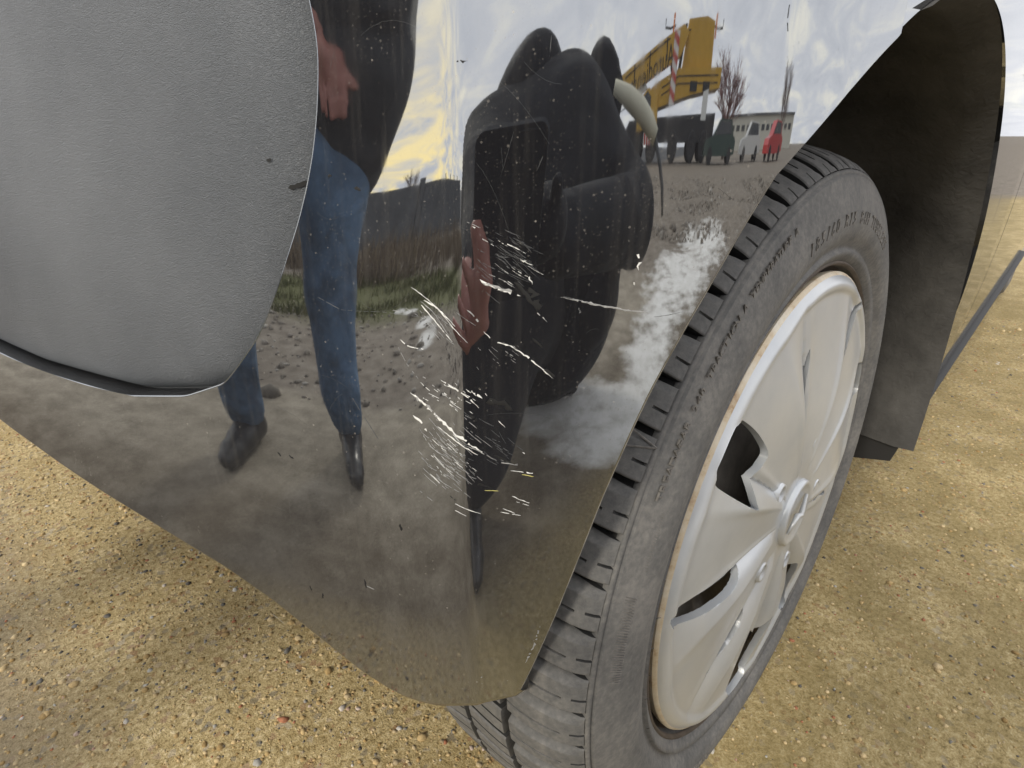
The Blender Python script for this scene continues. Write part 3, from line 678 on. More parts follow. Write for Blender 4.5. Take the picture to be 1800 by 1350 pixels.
# ------------------------------------------------------------------ rest of the car: arch liner, side panels, doors, glass, roof, floor
ln = MB(); seg = 40
pr = [(-.052, ar+.0006), (-.030, ar-.006), (.02, ar+.012), (.26, ar+.012), (.262, .05)]
for k in range(seg):
    t0 = math.radians(-12+204*k/seg); t1 = math.radians(-12+204*(k+1)/seg)
    for (y0, r0), (y1, r1) in zip(pr[:-1], pr[1:]):
        p_ = [(r0*math.cos(t0), y0, R+r0*math.sin(t0)), (r0*math.cos(t1), y0, R+r0*math.sin(t1)), (r1*math.cos(t1), y1, R+r1*math.sin(t1)), (r1*math.cos(t0), y1, R+r1*math.sin(t0))]
        if min(v[2] for v in p_) < .22: continue
        if p_[0][0] < -.12: continue
        ln.add(p_, [(0, 1, 2, 3)])
lno = ln.build('arch_liner', MATS['liner'], car, smooth=True)
bm_ = bmesh.new(); bm_.from_mesh(lno.data); bmesh.ops.remove_doubles(bm_, verts=bm_.verts, dist=1e-5); bm_.to_mesh(lno.data); bm_.free()
XFW = 2.56
def side_y(x, z):     # body side, continuing the bumper's flank
    y0 = float(np.interp(x, [-.17, .0, .5, 2.2, 3.0, 3.4], [-.047, -.052, -.060, -.055, -.02, .10]))
    return y0+.05*max(0, (.55-z)/.4)**2-.012*math.exp(-((z-.78)/.05)**2)+.10*max(0, z-.86)**1.5
def panel(name, x0, x1, z1, hole=None, n=60, nz=36):
    Vp = np.zeros((n, nz, 3)); xs = np.linspace(x0, x1, n)
    for i, x in enumerate(xs):
        zl = .25
        if hole is not None:
            dx = abs(x-hole)
            if dx < ar: zl = max(zl, R+math.sqrt(ar*ar-dx*dx)) if dx < ar-.0 else zl
        for j in range(nz):
            z = zl+(z1-zl)*j/(nz-1); Vp[i, j] = (x, side_y(x, z), z)
    o = obj(name, mesh_np(name, Vp.reshape(-1, 3), grid_faces(n, nz), PAINT), car)
    f_ = o.data.polygons[5]
    if f_.normal.y > 0: o.data.flip_normals()
    return o
xs0 = float(P(np.array(SEAM), np.array(.70))[0])
panel('quarter_panel', xs0+.003, .56, .97, 0.0, 150); rd = panel('rear_door', .566, 1.30, .97); fd = panel('front_door', 1.306, 2.10, .97); panel('front_wing', 2.106, 3.3, .97, XFW, 120)
sill = MB()
for (xa, xb) in ((.39, 2.16),):
    sill.prism([(-.040, .245), (-.028, .19), (.03, .175), (.10, .20), (.10, .25)], xa, xb, axis=0)
sill.build('sill', MATS['dark_plastic'], car)
for d_, x in ((rd, 1.22), (fd, 2.02)):
    h = MB(); h.tube([(x-.19, side_y(x, .8)-.012, .80), (x-.17, side_y(x, .8)-.035, .803), (x-.02, side_y(x, .8)-.035, .803), (x, side_y(x, .8)-.012, .80)], .011, 8)
    h.build('door_handle', PAINT, d_, smooth=True)
for (xa, xb, sl0, sl1) in ((-.10, .55, .10, 0), (.59, 1.27, 0, 0), (1.33, 1.98, 0, -.25)):
    ya, yb = side_y(xa, .97)+.006, side_y(xb, .97)+.006
    gl_ = MB().add([(xa, ya, .985), (xb, yb, .985), (xb+sl1, yb+.15, 1.37), (xa+sl0, ya+.15, 1.37)], [(0, 1, 2, 3)]); gl_.build('side_window', MATS['glass_dark'], car)
rf = MB(); W2 = .85
prf = [(-.30, .80), (-.28, .96), (-.02, 1.36), (.35, 1.43), (1.1, 1.45), (1.62, 1.38), (2.25, .99), (3.15, .86), (3.32, .70), (3.36, .40)]
def half(x, z): return side_y(min(max(x, -.15), 3.3), min(z, .97))+(.16*max(0, z-.97)/.4)+(.10 if x < -.2 or x > 3.2 else .012)
n_ = len(prf); Vr = []
for (x, z) in prf:
    y0 = half(x, z)
    for k in range(9):
        f_ = k/8; y = y0+(1.70-2*y0+.0)*f_; Vr.append((x-(.06*math.sin(math.pi*f_) if x < -.2 else (-.10*math.sin(math.pi*f_) if x > 3.1 else 0)), y, z+.02*math.sin(math.pi*f_)))
roof = obj('roof_shell', mesh_np('roof_shell', Vr, grid_faces(n_, 9), PAINT), car)
far = MB()
far.prism([(-.32, .33), (-.30, .97), (3.3, .97), (3.34, .3), (2.95, .25), (2.93, .45), (2.56, .68), (2.2, .45), (2.18, .22), (.42, .22), (.38, .45), (0, .68), (-.3, .45)], 1.70, 1.74)
far.build('far_side', PAINT, car)
fl = MB(); fl.box((1.55, .95, .36), (3.2, 1.40, .04)); fl.box((-.12, 1.0, .42), (.36, 1.2, .04)); fl.build('floor_pan', MATS['liner'], car)
# rear valance, closing the bumper on the side away from the picture
rv = MB()
pts_ = [P(np.array(1.05), np.array(z)) for z in (.36, .44, .55, .65, .75)]
for a_, b_ in zip(pts_[:-1], pts_[1:]): rv.add([a_, b_, (b_[0]+.16, 1.72, b_[2]), (a_[0]+.16, 1.72, a_[2])], [(0, 1, 2, 3)])
rv.build('bumper_end', PAINT, car)
top_b = MB()
tops = [P(np.array(s_), np.array(ZTOP)) for s_ in np.linspace(SEAM, 1.05, 60)]
for a_, b_ in zip(tops[:-1], tops[1:]): top_b.add([a_, b_, (b_[0]+.10, b_[1]+.03, b_[2]+.06), (a_[0]+.10, a_[1]+.03, a_[2]+.06)], [(0, 1, 2, 3)])
top_b.build('tailgate_ledge', PAINT, car)
# the other wheel on this side and the two on the far side
far_t = MB().lathe_y([(.016, .2085), (-.0005, .2235), (-.0075, .245), (0, .276), (.02, .291), (.05, .299), (.135, .299), (.172, .28), (.187, .26), (.172, .2085)], 96).mesh('tyre', RUBBER, True)
for (x, y, rz) in ((XFW, 0, 0), (0, 1.70, math.pi), (XFW, 1.70, math.pi)):
    for me, nm in ((far_t, 'tyre'), (hub_me, 'hubcap'), (steel.data, 'steel_wheel')):
        o = obj(nm, me, car); o.location = (x, y, R); o.rotation_euler = (0, 0, rz)
# ------------------------------------------------------------------ ground
def gnd(x, y):
    d = ray(x, y); s_, z_, p_, _ = hit(C, d); n = N(np.array(s_), np.array(z_)); r = d-2*(d @ n)*n; g = p_-r*p_[2]/r[2]; return float(g[0]), float(g[1])
def ground_material():
    m, t, b = mat('yard_ground'); pos, s = pos_nodes(t)
    n_lo = noise(t, pos, .9, 6, .6); n_mid = noise(t, pos, 9, 8, .68); n_hi = noise(t, pos, 130, 5, .7); n_grit = noise(t, pos, 420, 4, .7)
    v = nd(t, 'ShaderNodeTexVoronoi', feature='F1'); v.inputs['Scale'].default_value = 150; t.links.new(pos, v.inputs['Vector'])
    sc = nd(t, 'ShaderNodeSeparateColor'); t.links.new(v.outputs['Color'], sc.inputs[0])
    fine = math_n(t, 'ADD', math_n(t, 'MULTIPLY', n_hi, .55), math_n(t, 'MULTIPLY', n_grit, .45))
    conc = ramp(t, fine, [(.37, (.13, .095, .04)), (.45, (.38, .285, .13)), (.53, (.58, .455, .235)), (.63, (.80, .69, .45))])
    conc = mixc(t, math_n(t, 'MULTIPLY', math_n(t, 'GREATER_THAN', sc.outputs[0], .9), .6), conc, ramp(t, sc.outputs[1], [(.2, (.16, .15, .13)), (.5, (.52, .46, .36)), (.8, (.30, .15, .08))]))
    conc = mixc(t, ramp(t, n_mid, [(.42, (0, 0, 0)), (.62, (.45, .45, .45))]), conc, (.26, .18, .06))
    grey = ramp(t, math_n(t, 'ADD', math_n(t, 'MULTIPLY', fine, .5), math_n(t, 'MULTIPLY', n_mid, .5)), [(.36, (.15, .128, .096)), (.5, (.33, .288, .225)), (.62, (.50, .445, .36))])
    dirt = ramp(t, math_n(t, 'ADD', math_n(t, 'MULTIPLY', n_mid, .6), math_n(t, 'MULTIPLY', n_hi, .4)), [(.34, (.11, .09, .07)), (.5, (.22, .187, .15)), (.66, (.36, .32, .27))])
    def edge(val, lo, hi, wob, node=None):
        x = math_n(t, 'ADD', val, math_n(t, 'MULTIPLY', math_n(t, 'SUBTRACT', node or n_lo, .5), wob))
        mr = nd(t, 'ShaderNodeMapRange'); mr.inputs[1].default_value = lo; mr.inputs[2].default_value = hi; t.links.new(x, mr.inputs[0]); return mr.outputs[0]
    moss_shade = math_n(t, 'MULTIPLY', math_n(t, 'SUBTRACT', 1.0, edge(s.outputs[1], -.02, .14, .25, n_mid)), ramp(t, n_mid, [(.36, (.35, .35, .35)), (.58, (.85, .85, .85))]))  # olive mottling beside the wheel, with shade put into its colour
    conc = mixc(t, math_n(t, 'MULTIPLY', moss_shade, .72), conc, mixc(t, n_hi, (.11, .085, .03), (.34, .27, .12)))
    near_dark = math_n(t, 'MULTIPLY', edge(s.outputs[0], -.98, -.74, .25), math_n(t, 'SUBTRACT', 1.0, math_n(t, 'MULTIPLY', ramp(t, n_mid, [(.4, (0, 0, 0)), (.6, (1, 1, 1))]), .35)))  # grey ground turns darker and browner towards the car
    grey = mixc(t, math_n(t, 'MULTIPLY', near_dark, .85), grey, mixc(t, n_hi, (.07, .053, .036), (.19, .153, .108)))
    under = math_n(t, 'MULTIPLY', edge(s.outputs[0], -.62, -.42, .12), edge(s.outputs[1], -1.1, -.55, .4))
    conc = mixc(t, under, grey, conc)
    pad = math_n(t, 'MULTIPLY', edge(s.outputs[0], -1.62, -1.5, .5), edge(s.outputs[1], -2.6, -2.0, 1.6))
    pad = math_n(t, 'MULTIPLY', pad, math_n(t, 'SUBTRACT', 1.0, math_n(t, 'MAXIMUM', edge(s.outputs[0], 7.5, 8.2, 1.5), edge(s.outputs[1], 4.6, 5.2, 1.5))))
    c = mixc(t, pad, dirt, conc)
    lawn = math_n(t, 'MULTIPLY', math_n(t, 'MULTIPLY', edge(s.outputs[0], -5.0, -4.6, .8), math_n(t, 'SUBTRACT', 1.0, edge(s.outputs[0], -3.3, -2.7, .9))), edge(s.outputs[1], -1.6, -.8, 1))
    c = mixc(t, lawn, c, mixc(t, n_hi, (.055, .065, .018), (.15, .15, .05)))
    tar = math_n(t, 'SUBTRACT', 1.0, edge(s.outputs[0], -9.6, -7.6, 1.5))
    c = mixc(t, tar, c, (.06, .062, .066))
    # pale patches with ragged, washed-out borders
    tot = None
    for (px_, py_, rx_, ry_) in ((*gnd(985, 705), .22, .16), (*gnd(1075, 725), .24, .17), (*gnd(1040, 775), .13, .10), (*gnd(1130, 660), .16, .16), (*gnd(1140, 610), .18, .26), (*gnd(1165, 545), .24, .44), (*gnd(1195, 480), .40, .80), (*gnd(1240, 420), .50, .9), (*gnd(752, 592), .20, .050), (*gnd(745, 566), .13, .05), (*gnd(722, 548), .08, .05), (*gnd(704, 547), .07, .04)):
        a_ = math_n(t, 'DIVIDE', math_n(t, 'SUBTRACT', s.outputs[0], px_), rx_); b2 = math_n(t, 'DIVIDE', math_n(t, 'SUBTRACT', s.outputs[1], py_), ry_)
        q_ = math_n(t, 'SUBTRACT', 1.6, math_n(t, 'ADD', math_n(t, 'MULTIPLY', a_, a_), math_n(t, 'MULTIPLY', b2, b2)))
        tot = q_ if tot is None else math_n(t, 'MAXIMUM', tot, q_)
    wsh = math_n(t, 'ADD', math_n(t, 'MULTIPLY', noise(t, pos, 7, 7, .62), .75), math_n(t, 'MULTIPLY', noise(t, pos, 2.2, 4, .6), .5))
    pale_patch = ramp(t, math_n(t, 'ADD', math_n(t, 'MULTIPLY', tot, .34), math_n(t, 'MULTIPLY', math_n(t, 'SUBTRACT', wsh, .62), 2.0)), [(-.0, (0, 0, 0)), (.20, (.45, .45, .45)), (.46, (1, 1, 1))])
    c = mixc(t, math_n(t, 'MULTIPLY', pale_patch, .97), c, ramp(t, n_mid, [(.3, (.70, .69, .65)), (.6, (.9, .89, .86))]))
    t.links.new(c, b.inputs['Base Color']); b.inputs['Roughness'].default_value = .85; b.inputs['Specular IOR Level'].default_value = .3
    bn = nd(t, 'ShaderNodeBump'); bn.inputs['Strength'].default_value = .9; bn.inputs['Distance'].default_value = .004
    t.links.new(fine, bn.inputs['Height']); t.links.new(bn.outputs[0], b.inputs['Normal'])
    return m
GM = ground_material()
gx = np.concatenate([[-2500, -400, -60], np.linspace(-14, 10, 97), [60, 400, 2500]]); gy = np.concatenate([[-2500, -400, -60], np.linspace(-14, 8, 89), [60, 400, 2500]])
GX, GY = np.meshgrid(gx, gy, indexing='ij'); GZ = np.zeros_like(GX)
rough = np.clip((-GY-2.4)/2, 0, 1)*np.clip((14+GY)/2, 0, 1)*np.clip((14+GX)/2, 0, 1)*np.clip((10-GX)/2, 0, 1)
ph = rng.uniform(0, 6.28, (24, 2)); fr = rng.normal(0, 2.6, (24, 2))
GZ += rough*.05*sum(np.sin(fr[k, 0]*GX+fr[k, 1]*GY+ph[k, 0]) for k in range(24))/4.5
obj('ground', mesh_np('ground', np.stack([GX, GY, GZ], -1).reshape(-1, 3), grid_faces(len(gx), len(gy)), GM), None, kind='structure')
# stones: icospheres joined into one countless mass, each with its own tint
bmi = bmesh.new(); bmesh.ops.create_icosphere(bmi, subdivisions=1, radius=1); IV = np.array([v.co[:] for v in bmi.verts]); IF = np.array([[v.index for v in f.verts] for f in bmi.faces]); bmi.free()
def stone_material(name, stops, rough=.8):
    m, t, b = mat(name); a = nd(t, 'ShaderNodeAttribute', attribute_name='tint'); co = nd(t, 'ShaderNodeTexCoord').outputs['Object']
    c = ramp(t, a.outputs['Fac'], stops); n = noise(t, co, 300, 4, .7)
    c = mixc(t, .6, c, ramp(t, n, [(.3, (.35, .35, .35)), (.65, (1, 1, 1))]), 'MULTIPLY')
    t.links.new(c, b.inputs['Base Color']); b.inputs['Roughness'].default_value = rough; b.inputs['Specular IOR Level'].default_value = .3
    return m
def stones(name, x, y, z, r, m, label=None, squash=(.45, .8)):
    n = len(x); nv = len(IV); jit = 1+rng.normal(0, .16, (n, nv, 1))
    sc = np.stack([rng.uniform(.7, 1.3, n), rng.uniform(.7, 1.3, n), rng.uniform(*squash, n)], -1)*r[:, None]
    Vv = IV[None]*jit*sc[:, None]; th = rng.uniform(0, 6.28, n); c_, s_ = np.cos(th)[:, None], np.sin(th)[:, None]
    Vx = Vv[..., 0]*c_-Vv[..., 1]*s_; Vy = Vv[..., 0]*s_+Vv[..., 1]*c_
    Vv = np.stack([Vx+x[:, None], Vy+y[:, None], Vv[..., 2]+z[:, None]], -1).reshape(-1, 3)
    Ff = (IF[None]+(np.arange(n)*nv)[:, None, None]).reshape(-1, 3)
    me = mesh_np(name, Vv, Ff, m, False); at = me.attributes.new('tint', 'FLOAT', 'POINT'); at.data.foreach_set('value', np.repeat(rng.random(n), nv).astype(np.float32))
    return obj(name, me, None, kind='stuff')
PEB = stone_material('pebble', [(.0, (.34, .225, .09)), (.35, (.52, .37, .17)), (.6, (.66, .52, .30)), (.76, (.42, .33, .20)), (.84, (.20, .19, .17)), (.9, (.09, .08, .07)), (.94, (.60, .58, .52)), (.97, (.40, .17, .09))])
x1, y1 = rng.uniform(-.55, .9, 34000), rng.uniform(.05, 1.7, 34000); x2, y2 = rng.uniform(-.3, 2.2, 12000), rng.uniform(-.55, .2, 12000)
xa, ya = np.r_[x1, x2], np.r_[y1, y2]; ra = .0011*np.exp(rng.normal(0, .42, len(xa)))*1.35
stones('grit', xa, ya, ra*.02, ra, PEB)
xb, yb = rng.uniform(-.55, .9, 520), rng.uniform(.05, 1.7, 520); rb = .0042*np.exp(rng.normal(0, .3, 520))
stones('pebbles', xb, yb, -rb*.05, rb, PEB, squash=(.3, .5))
GRV = stone_material('gravel', [(0, (.17, .15, .125)), (.4, (.26, .23, .19)), (.75, (.35, .31, .27)), (.95, (.50, .47, .42))])
n_ = 9000; yy = -3.7-8*rng.random(n_)**1.3; xx = rng.uniform(-7, 7, n_); rr0 = .015*np.exp(rng.normal(0, .55, n_))
stones('rubble', xx, yy, rr0*.2, rr0, GRV)
n_ = 1600; xx = rng.uniform(-3.2, -1.5, n_); yy = rng.uniform(-1.5, 3, n_); rr0 = .008*np.exp(rng.normal(0, .5, n_)); stones('loose_gravel', xx, yy, rr0*.2, rr0, GRV)
# grass
def blades(name, n, xr, yr, h, wdt, m, lean=.35, dens=None):
    x = rng.uniform(*xr, n*3); y = rng.uniform(*yr, n*3)
    f_ = np.sin(x*3.1+1)*np.cos(y*2.3)+np.sin(x*7.7-y*5.1)*.6+rng.normal(0, .5, n*3); o_ = np.argsort(-f_)[:n]; x, y = x[o_], y[o_]
    a = rng.uniform(0, 6.28, n); hh = h*np.exp(rng.normal(0, .35, n)); ln_ = rng.normal(0, lean, (n, 2))*hh[:, None]
    dx, dy = np.cos(a)*wdt, np.sin(a)*wdt
    Vv = np.stack([np.stack([x-dx, y-dy, 0*x], -1), np.stack([x+dx, y+dy, 0*x], -1), np.stack([x+ln_[:, 0]*.4+dx*.7, y+ln_[:, 1]*.4+dy*.7, hh*.6], -1), np.stack([x+ln_[:, 0]*.4-dx*.7, y+ln_[:, 1]*.4-dy*.7, hh*.6], -1), np.stack([x+ln_[:, 0], y+ln_[:, 1], hh], -1)], 1)
    b = np.arange(n)[:, None]*5
    Ff = np.concatenate([b+np.array([[0, 1, 2]]), b+np.array([[0, 2, 3]]), b+np.array([[3, 2, 4]])])
    me = mesh_np(name, Vv.reshape(-1, 3), Ff, m, False); at = me.attributes.new('tint', 'FLOAT', 'POINT'); at.data.foreach_set('value', np.repeat(rng.random(n), 5).astype(np.float32))
    return obj(name, me, None, kind='stuff')
GG = stone_material('green_blades', [(0, (.05, .06, .015)), (.6, (.10, .115, .03)), (1, (.20, .19, .07))]); GD = stone_material('dry_blades', [(0, (.10, .075, .055)), (.6, (.20, .155, .11)), (1, (.34, .27, .17))])
blades('grass', 9000, (-4.9, -2.9), (-1.3, 4.2), .05, .004, GG); blades('dry_grass', 12000, (-7.2, -4.4), (-2.2, 5.5), .20, .004, GD, .25)
# ------------------------------------------------------------------ surroundings the paint mirrors
flat('concrete_grey', (.11, .115, .122), .9, var=.25, scale=3); flat('pale_render', (.55, .54, .48), .9, var=.1, scale=2)
flat('crane_yellow', (.56, .33, .035), .45, var=.12, scale=1.2); flat('crane_dark', (.03, .03, .032), .7); flat('sign_red', (.5, .05, .03), .5); flat('sign_white', (.75, .75, .72), .5); flat('crane_text', (.035, .03, .02), .6)
flat('bark_brown', (.14, .095, .08), .9, var=.3, scale=20); flat('twig_red', (.24, .12, .11), .9, var=.3, scale=5); flat('lamp_orange', (.7, .2, .03), .4)
wall = empty('boundary_wall', (-9.4, 2.2, 0), 'low grey concrete panel wall beyond the dry grass', 'wall', rz=math.radians(-24))
pw = MB().box((0, 0, .40), (.10, 1.18, .80)).mesh('wall_panel', MATS['concrete_grey']); pp = MB().box((0, 0, .44), (.16, .10, .88)).mesh('wall_post', MATS['concrete_grey'])
for k in range(-5, 6):
    o = obj('wall_panel', pw, wall); o.location = (.006*(k % 3), k*1.30, 0); o = obj('wall_post', pp, wall); o.location = (0, k*1.30+.65, 0)
def refl(x, y, D):
    d = ray(x, y); s_, z_, p_, _ = hit(C, d); n = N(np.array(s_), np.array(z_)); r = d-2*(d @ n)*n
    return p_+r*D
def at_dir(az, D, z=0, o=(-.285, -.01)): return Vector((o[0]+D*math.cos(math.radians(az)), o[1]+D*math.sin(math.radians(az)), z))
# mobile crane
CA, CDI = 252, 24
cr = empty('mobile_crane', at_dir(CA, CDI), 'yellow mobile crane with lowered boom standing across the yard', 'crane', rz=math.radians(CA-90))
Y = MATS['crane_yellow']; K = MATS['crane_dark']
def cb(name, pieces, m, parent=cr):
    b = MB()
    for p_ in pieces: b.prism(*p_[:3]) if len(p_) == 3 else b.box(p_[0], p_[1])
    return b.build(name, m, parent)
MB().prism([(-6.6, .75), (6.6, .75), (6.6, 1.25), (5.0, 1.25), (4.6, 1.55), (-6.6, 1.75)], -1.2, 1.2).build('chassis', K, cr)
wm = MB().lathe_y([(-.18, .05), (-.18, .30), (-.2, .34), (-.2, .52), (-.15, .60), (.2, .60), (.2, .05)], 28).mesh('wheel', K)
for x in (-5.3, -3.7, -1.2, 1.6, 3.4, 5.2):
    for y in (-1.12, 1.12):
        o = obj('wheel', wm, cr); o.location = (x, y, .6)
dc = MB().prism([(-6.8, 2.6), (-6.8, 3.25), (-1.2, 3.2), (1.5, 2.75), (2.9, 2.35), (2.9, 1.75), (.5, 2.0), (-3.0, 2.35)], -1.15, 1.15); deck = dc.build('superstructure', Y, cr)
for z in (2.78, 3.02):
    b = MB().prism([(-6.4, z), (-1.2, z-.06), (.8, z-.42), (.8, z-.47), (-1.2, z-.11), (-6.4, z-.05)], -1.175, -1.151); b.build('deck_line', K, deck)
tw = MB().prism([(-5.4, 3.2), (-5.25, 4.72), (-4.2, 4.85), (-1.9, 4.75), (-1.55, 3.2)], -.85, .85); tower = tw.build('counterweight', Y, cr)
bm2 = MB().prism([(7.0, 2.95), (6.6, 2.25), (5.9, 2.2), (-1.2, 3.55), (-2.0, 4.25), (-1.3, 4.5)], -1.42, -.70); boom = bm2.build('boom', Y, cr)
MB().prism([(5.9, 2.2), (5.0, 2.05), (2.6, 2.6), (2.9, 2.75)], -1.3, -.8).build('hook_block', MATS['sign_white'], cr)
MB().prism([(3.6, 1.2), (3.6, 2.2), (2.4, 2.6), (1.2, 2.4), (1.0, 1.2)], -1.35, -.3).build('crane_cab', Y, cr)
MB().prism([(3.5, 1.75), (3.5, 2.15), (2.5, 2.48), (2.0, 2.3), (2.0, 1.75)], -1.372, -1.352).build('cab_window', MATS['glass_dark'], cr)
tb = MB(); Vv, Ff = text_mesh('Autodienst', 1.02, .012)
ca, sa = math.cos(-.185), math.sin(-.185)
tb.add([(2.25+v[0]*ca*1.15-v[1]*sa, -1.44-v[2], 3.12+v[0]*sa*1.15+v[1]*ca) for v in Vv], Ff); tb.build('lettering', MATS['crane_text'], boom)
st_ = MB().box((-.55, -1.45, 3.15), (.62, .04, 2.3)); stb = st_.build('warning_board', MATS['sign_white'], cr)
for k in range(4):
    MB().prism([(-.86, 2.05+.58*k), (-.24, 2.35+.58*k), (-.24, 2.63+.58*k), (-.86, 2.33+.58*k)], -1.492, -1.472).build('warning_stripe', MATS['sign_red'], stb)
MB().prism([(-1.0, 3.2), (-1.35, 3.2), (-1.75, 4.6), (-1.45, 4.6)], -.9, -.86).build('ladder_shadow_plate', K, tower)
for x, x2 in ((-.3, 1.0), (-5.4, -6.6)):
    MB().tube([(x, 0, 4.7), ((x+x2)/2, 0, 4.62), (x2, 0, 4.66), (x2, 0, 4.95)], .05, 6).build('lamp_bracket', K, cr)
    MB().tube([(x+(x2-x)*.2, 0, 4.3), (x+(x2-x)*.2, 0, 5.1)], .10, 8).build('beacon', MATS['lamp_orange'], cr)
MB().prism([(-4.6, 1.5), (-5.3, 1.5), (-5.3, 2.55), (-4.6, 2.45)], -1.24, -1.22).build('mudflap', MATS['sign_white'], cr)
b = MB().box((2.1, -1.5, .95), (.95, .04, .55)); wb = b.build('tail_board', MATS['sign_white'], cr)
for k in range(3): MB().prism([(1.68+.3*k, .68), (1.84+.3*k, .68), (1.98+.27*k, 1.22), (1.82+.27*k, 1.22)], -1.548, -1.528).build('warning_stripe', MATS['sign_red'], wb)
MB().tube([(6.3, -1.06, 2.6), (6.1, -1.06, 1.9), (4.2, -1.06, 2.2)], .03, 5).build('hoist_cable', K, cr)
MB().tube([(-2.2, -.95, 4.4), (.5, -1.45, 4.05), (5.6, -1.45, 3.0)], .03, 5).build('hoist_cable', K, cr)
for x in (-4.9, -3.2): MB().box((x, -1.19, 2.62), (.9, .05, .32)).build('locker_door', K, deck)
for x in (.4, 2.4, 4.3): MB().prism([(x, 3.42-.185*(x-.4)), (x+.12, 3.40-.185*(x-.4)), (x+.25, 4.12-.185*(x-.4)), (x+.13, 4.14-.185*(x-.4))], -1.435, -1.421).build('boom_collar', MATS['crane_text'], boom)
dr_ = MB().lathe_y([(-.5, .05), (-.5, .36), (-.42, .36), (-.42, .26), (.42, .26), (.42, .36), (.5, .36), (.5, .05)], 24, (-.4, 0, 3.5)); dr_.build('winch_drum', K, cr)
# parked cars beyond
def small_car(name, loc, rz, col, label):
    e = empty(name, loc, label, 'car', 'cars parked at the far side of the yard', rz)
    flat('car_'+label.split()[0], col, .3)
    M_ = MATS['car_'+label.split()[0]]
    MB().prism([(-2.1, .35), (-2.15, .75), (-1.9, .9), (-1.0, .95), (1.1, .93), (1.9, .82), (2.1, .6), (2.1, .3), (1.6, .28), (-1.6, .28)], -.82, .82).build('body', M_, e)
    MB().prism([(-1.75, .92), (-1.25, 1.42), (.25, 1.46), (1.05, .93)], -.70, .70).build('cabin', M_, e)
    for y in (-.705, .705): MB().prism([(-1.5, .97), (-1.15, 1.37), (.2, 1.40), (.85, .97)], y-.006, y+.006).build('window', MATS['glass_dark'], e)
    wme = MB().lathe_y([(-.1, .03), (-.1, .2), (-.09, .30), (.09, .30), (.1, .03)], 20).mesh('wheel', K)
    for x in (-1.3, 1.3):
        for y in (-.76, .76): o = obj('wheel', wme, e); o.location = (x, y, .30)
    return e
small_car('sedan', at_dir(271, 22), 3.0, (.03, .06, .05), 'green dark sedan parked beyond the yellow crane')
small_car('sedan', at_dir(284, 25), 3.1, (.6, .6, .58), 'white sedan parked between the crane and the red car')
small_car('sedan', at_dir(296, 25), 2.9, (.45, .05, .05), 'red sedan parked at the far edge of the yard')
hall = empty('hall', at_dir(288, 95), 'pale flat roofed hall on the far side of the yard', 'building', rz=math.radians(288-90))
MB().box((0, 0, 2.2), (56, 10, 4.4)).build('walls', MATS['pale_render'], hall); MB().box((0, 0, 4.55), (56.6, 10.6, .3)).build('roof', MATS['concrete_grey'], hall)
for k in range(14): MB().box((-25+k*3.8, -5.02, 2.9), (2.4, .06, .8)).build('window', MATS['glass_dark'], hall)
def bare_tree(loc, h, label, m, seed, sc_=(1, 1, 1), spread=.42):
    r_ = random.Random(seed); e = empty('bare_tree', loc, label, 'tree'); tr = MB(); cw = MB()
    tr.tube([(0, 0, -.05), (.03, .02, h*.15), (.0, .04, h*.32), (.05, 0, h*.5)], [h*.022, h*.018, h*.014, h*.009], 8); tr.build('trunk', MATS['bark_brown'], e, smooth=True)
    def br(p, d, l, r, lv):
        q = p+d*l*.5+Vector((r_.gauss(0, .04), r_.gauss(0, .04), .03))*l; e2 = p+d*l+Vector((r_.gauss(0, .07), r_.gauss(0, .07), .10))*l
        r = max(r, h*.0017); cw.tube([p, q, e2], [r, r*.8, r*.6], 4 if lv < 3 else 3, False)
        if lv >= 4: return
        for k in range(4):
            t = r_.uniform(.35, 1); d2 = (d+Vector((r_.gauss(0, spread), r_.gauss(0, spread), r_.gauss(.18, .2)))).normalized(); br(p+(e2-p)*t, d2, l*r_.uniform(.55, .75), r*.6, lv+1)
    for k in range(15):
        a = r_.uniform(0, 6.28); br(Vector((.02, .02, h*r_.uniform(.16, .48))), Vector((math.cos(a)*.6, math.sin(a)*.6, .75)).normalized(), h*.22, h*.007, 1)
    cw.build('crown', m, e); e.scale = sc_
bare_tree(at_dir(272.5, 31), 5.4, 'reddish bare tree standing right beside the yellow crane', MATS['twig_red'], 3, (2.3, 2.3, 1))
bare_tree(at_dir(299, 36), 5.6, 'brown bare tree at the far right end of the yard', MATS['bark_brown'], 5)
bare_tree(at_dir(169, 44), 2.9, 'small grey bare tree behind the low wall', MATS['bark_brown'], 8)
bare_tree((52, -4, 0), 8, 'tall bare tree far ahead of the black car', MATS['bark_brown'], 9); bare_tree((60, 3, 0), 9, 'broad bare tree far off behind the car roof', MATS['bark_brown'], 12)
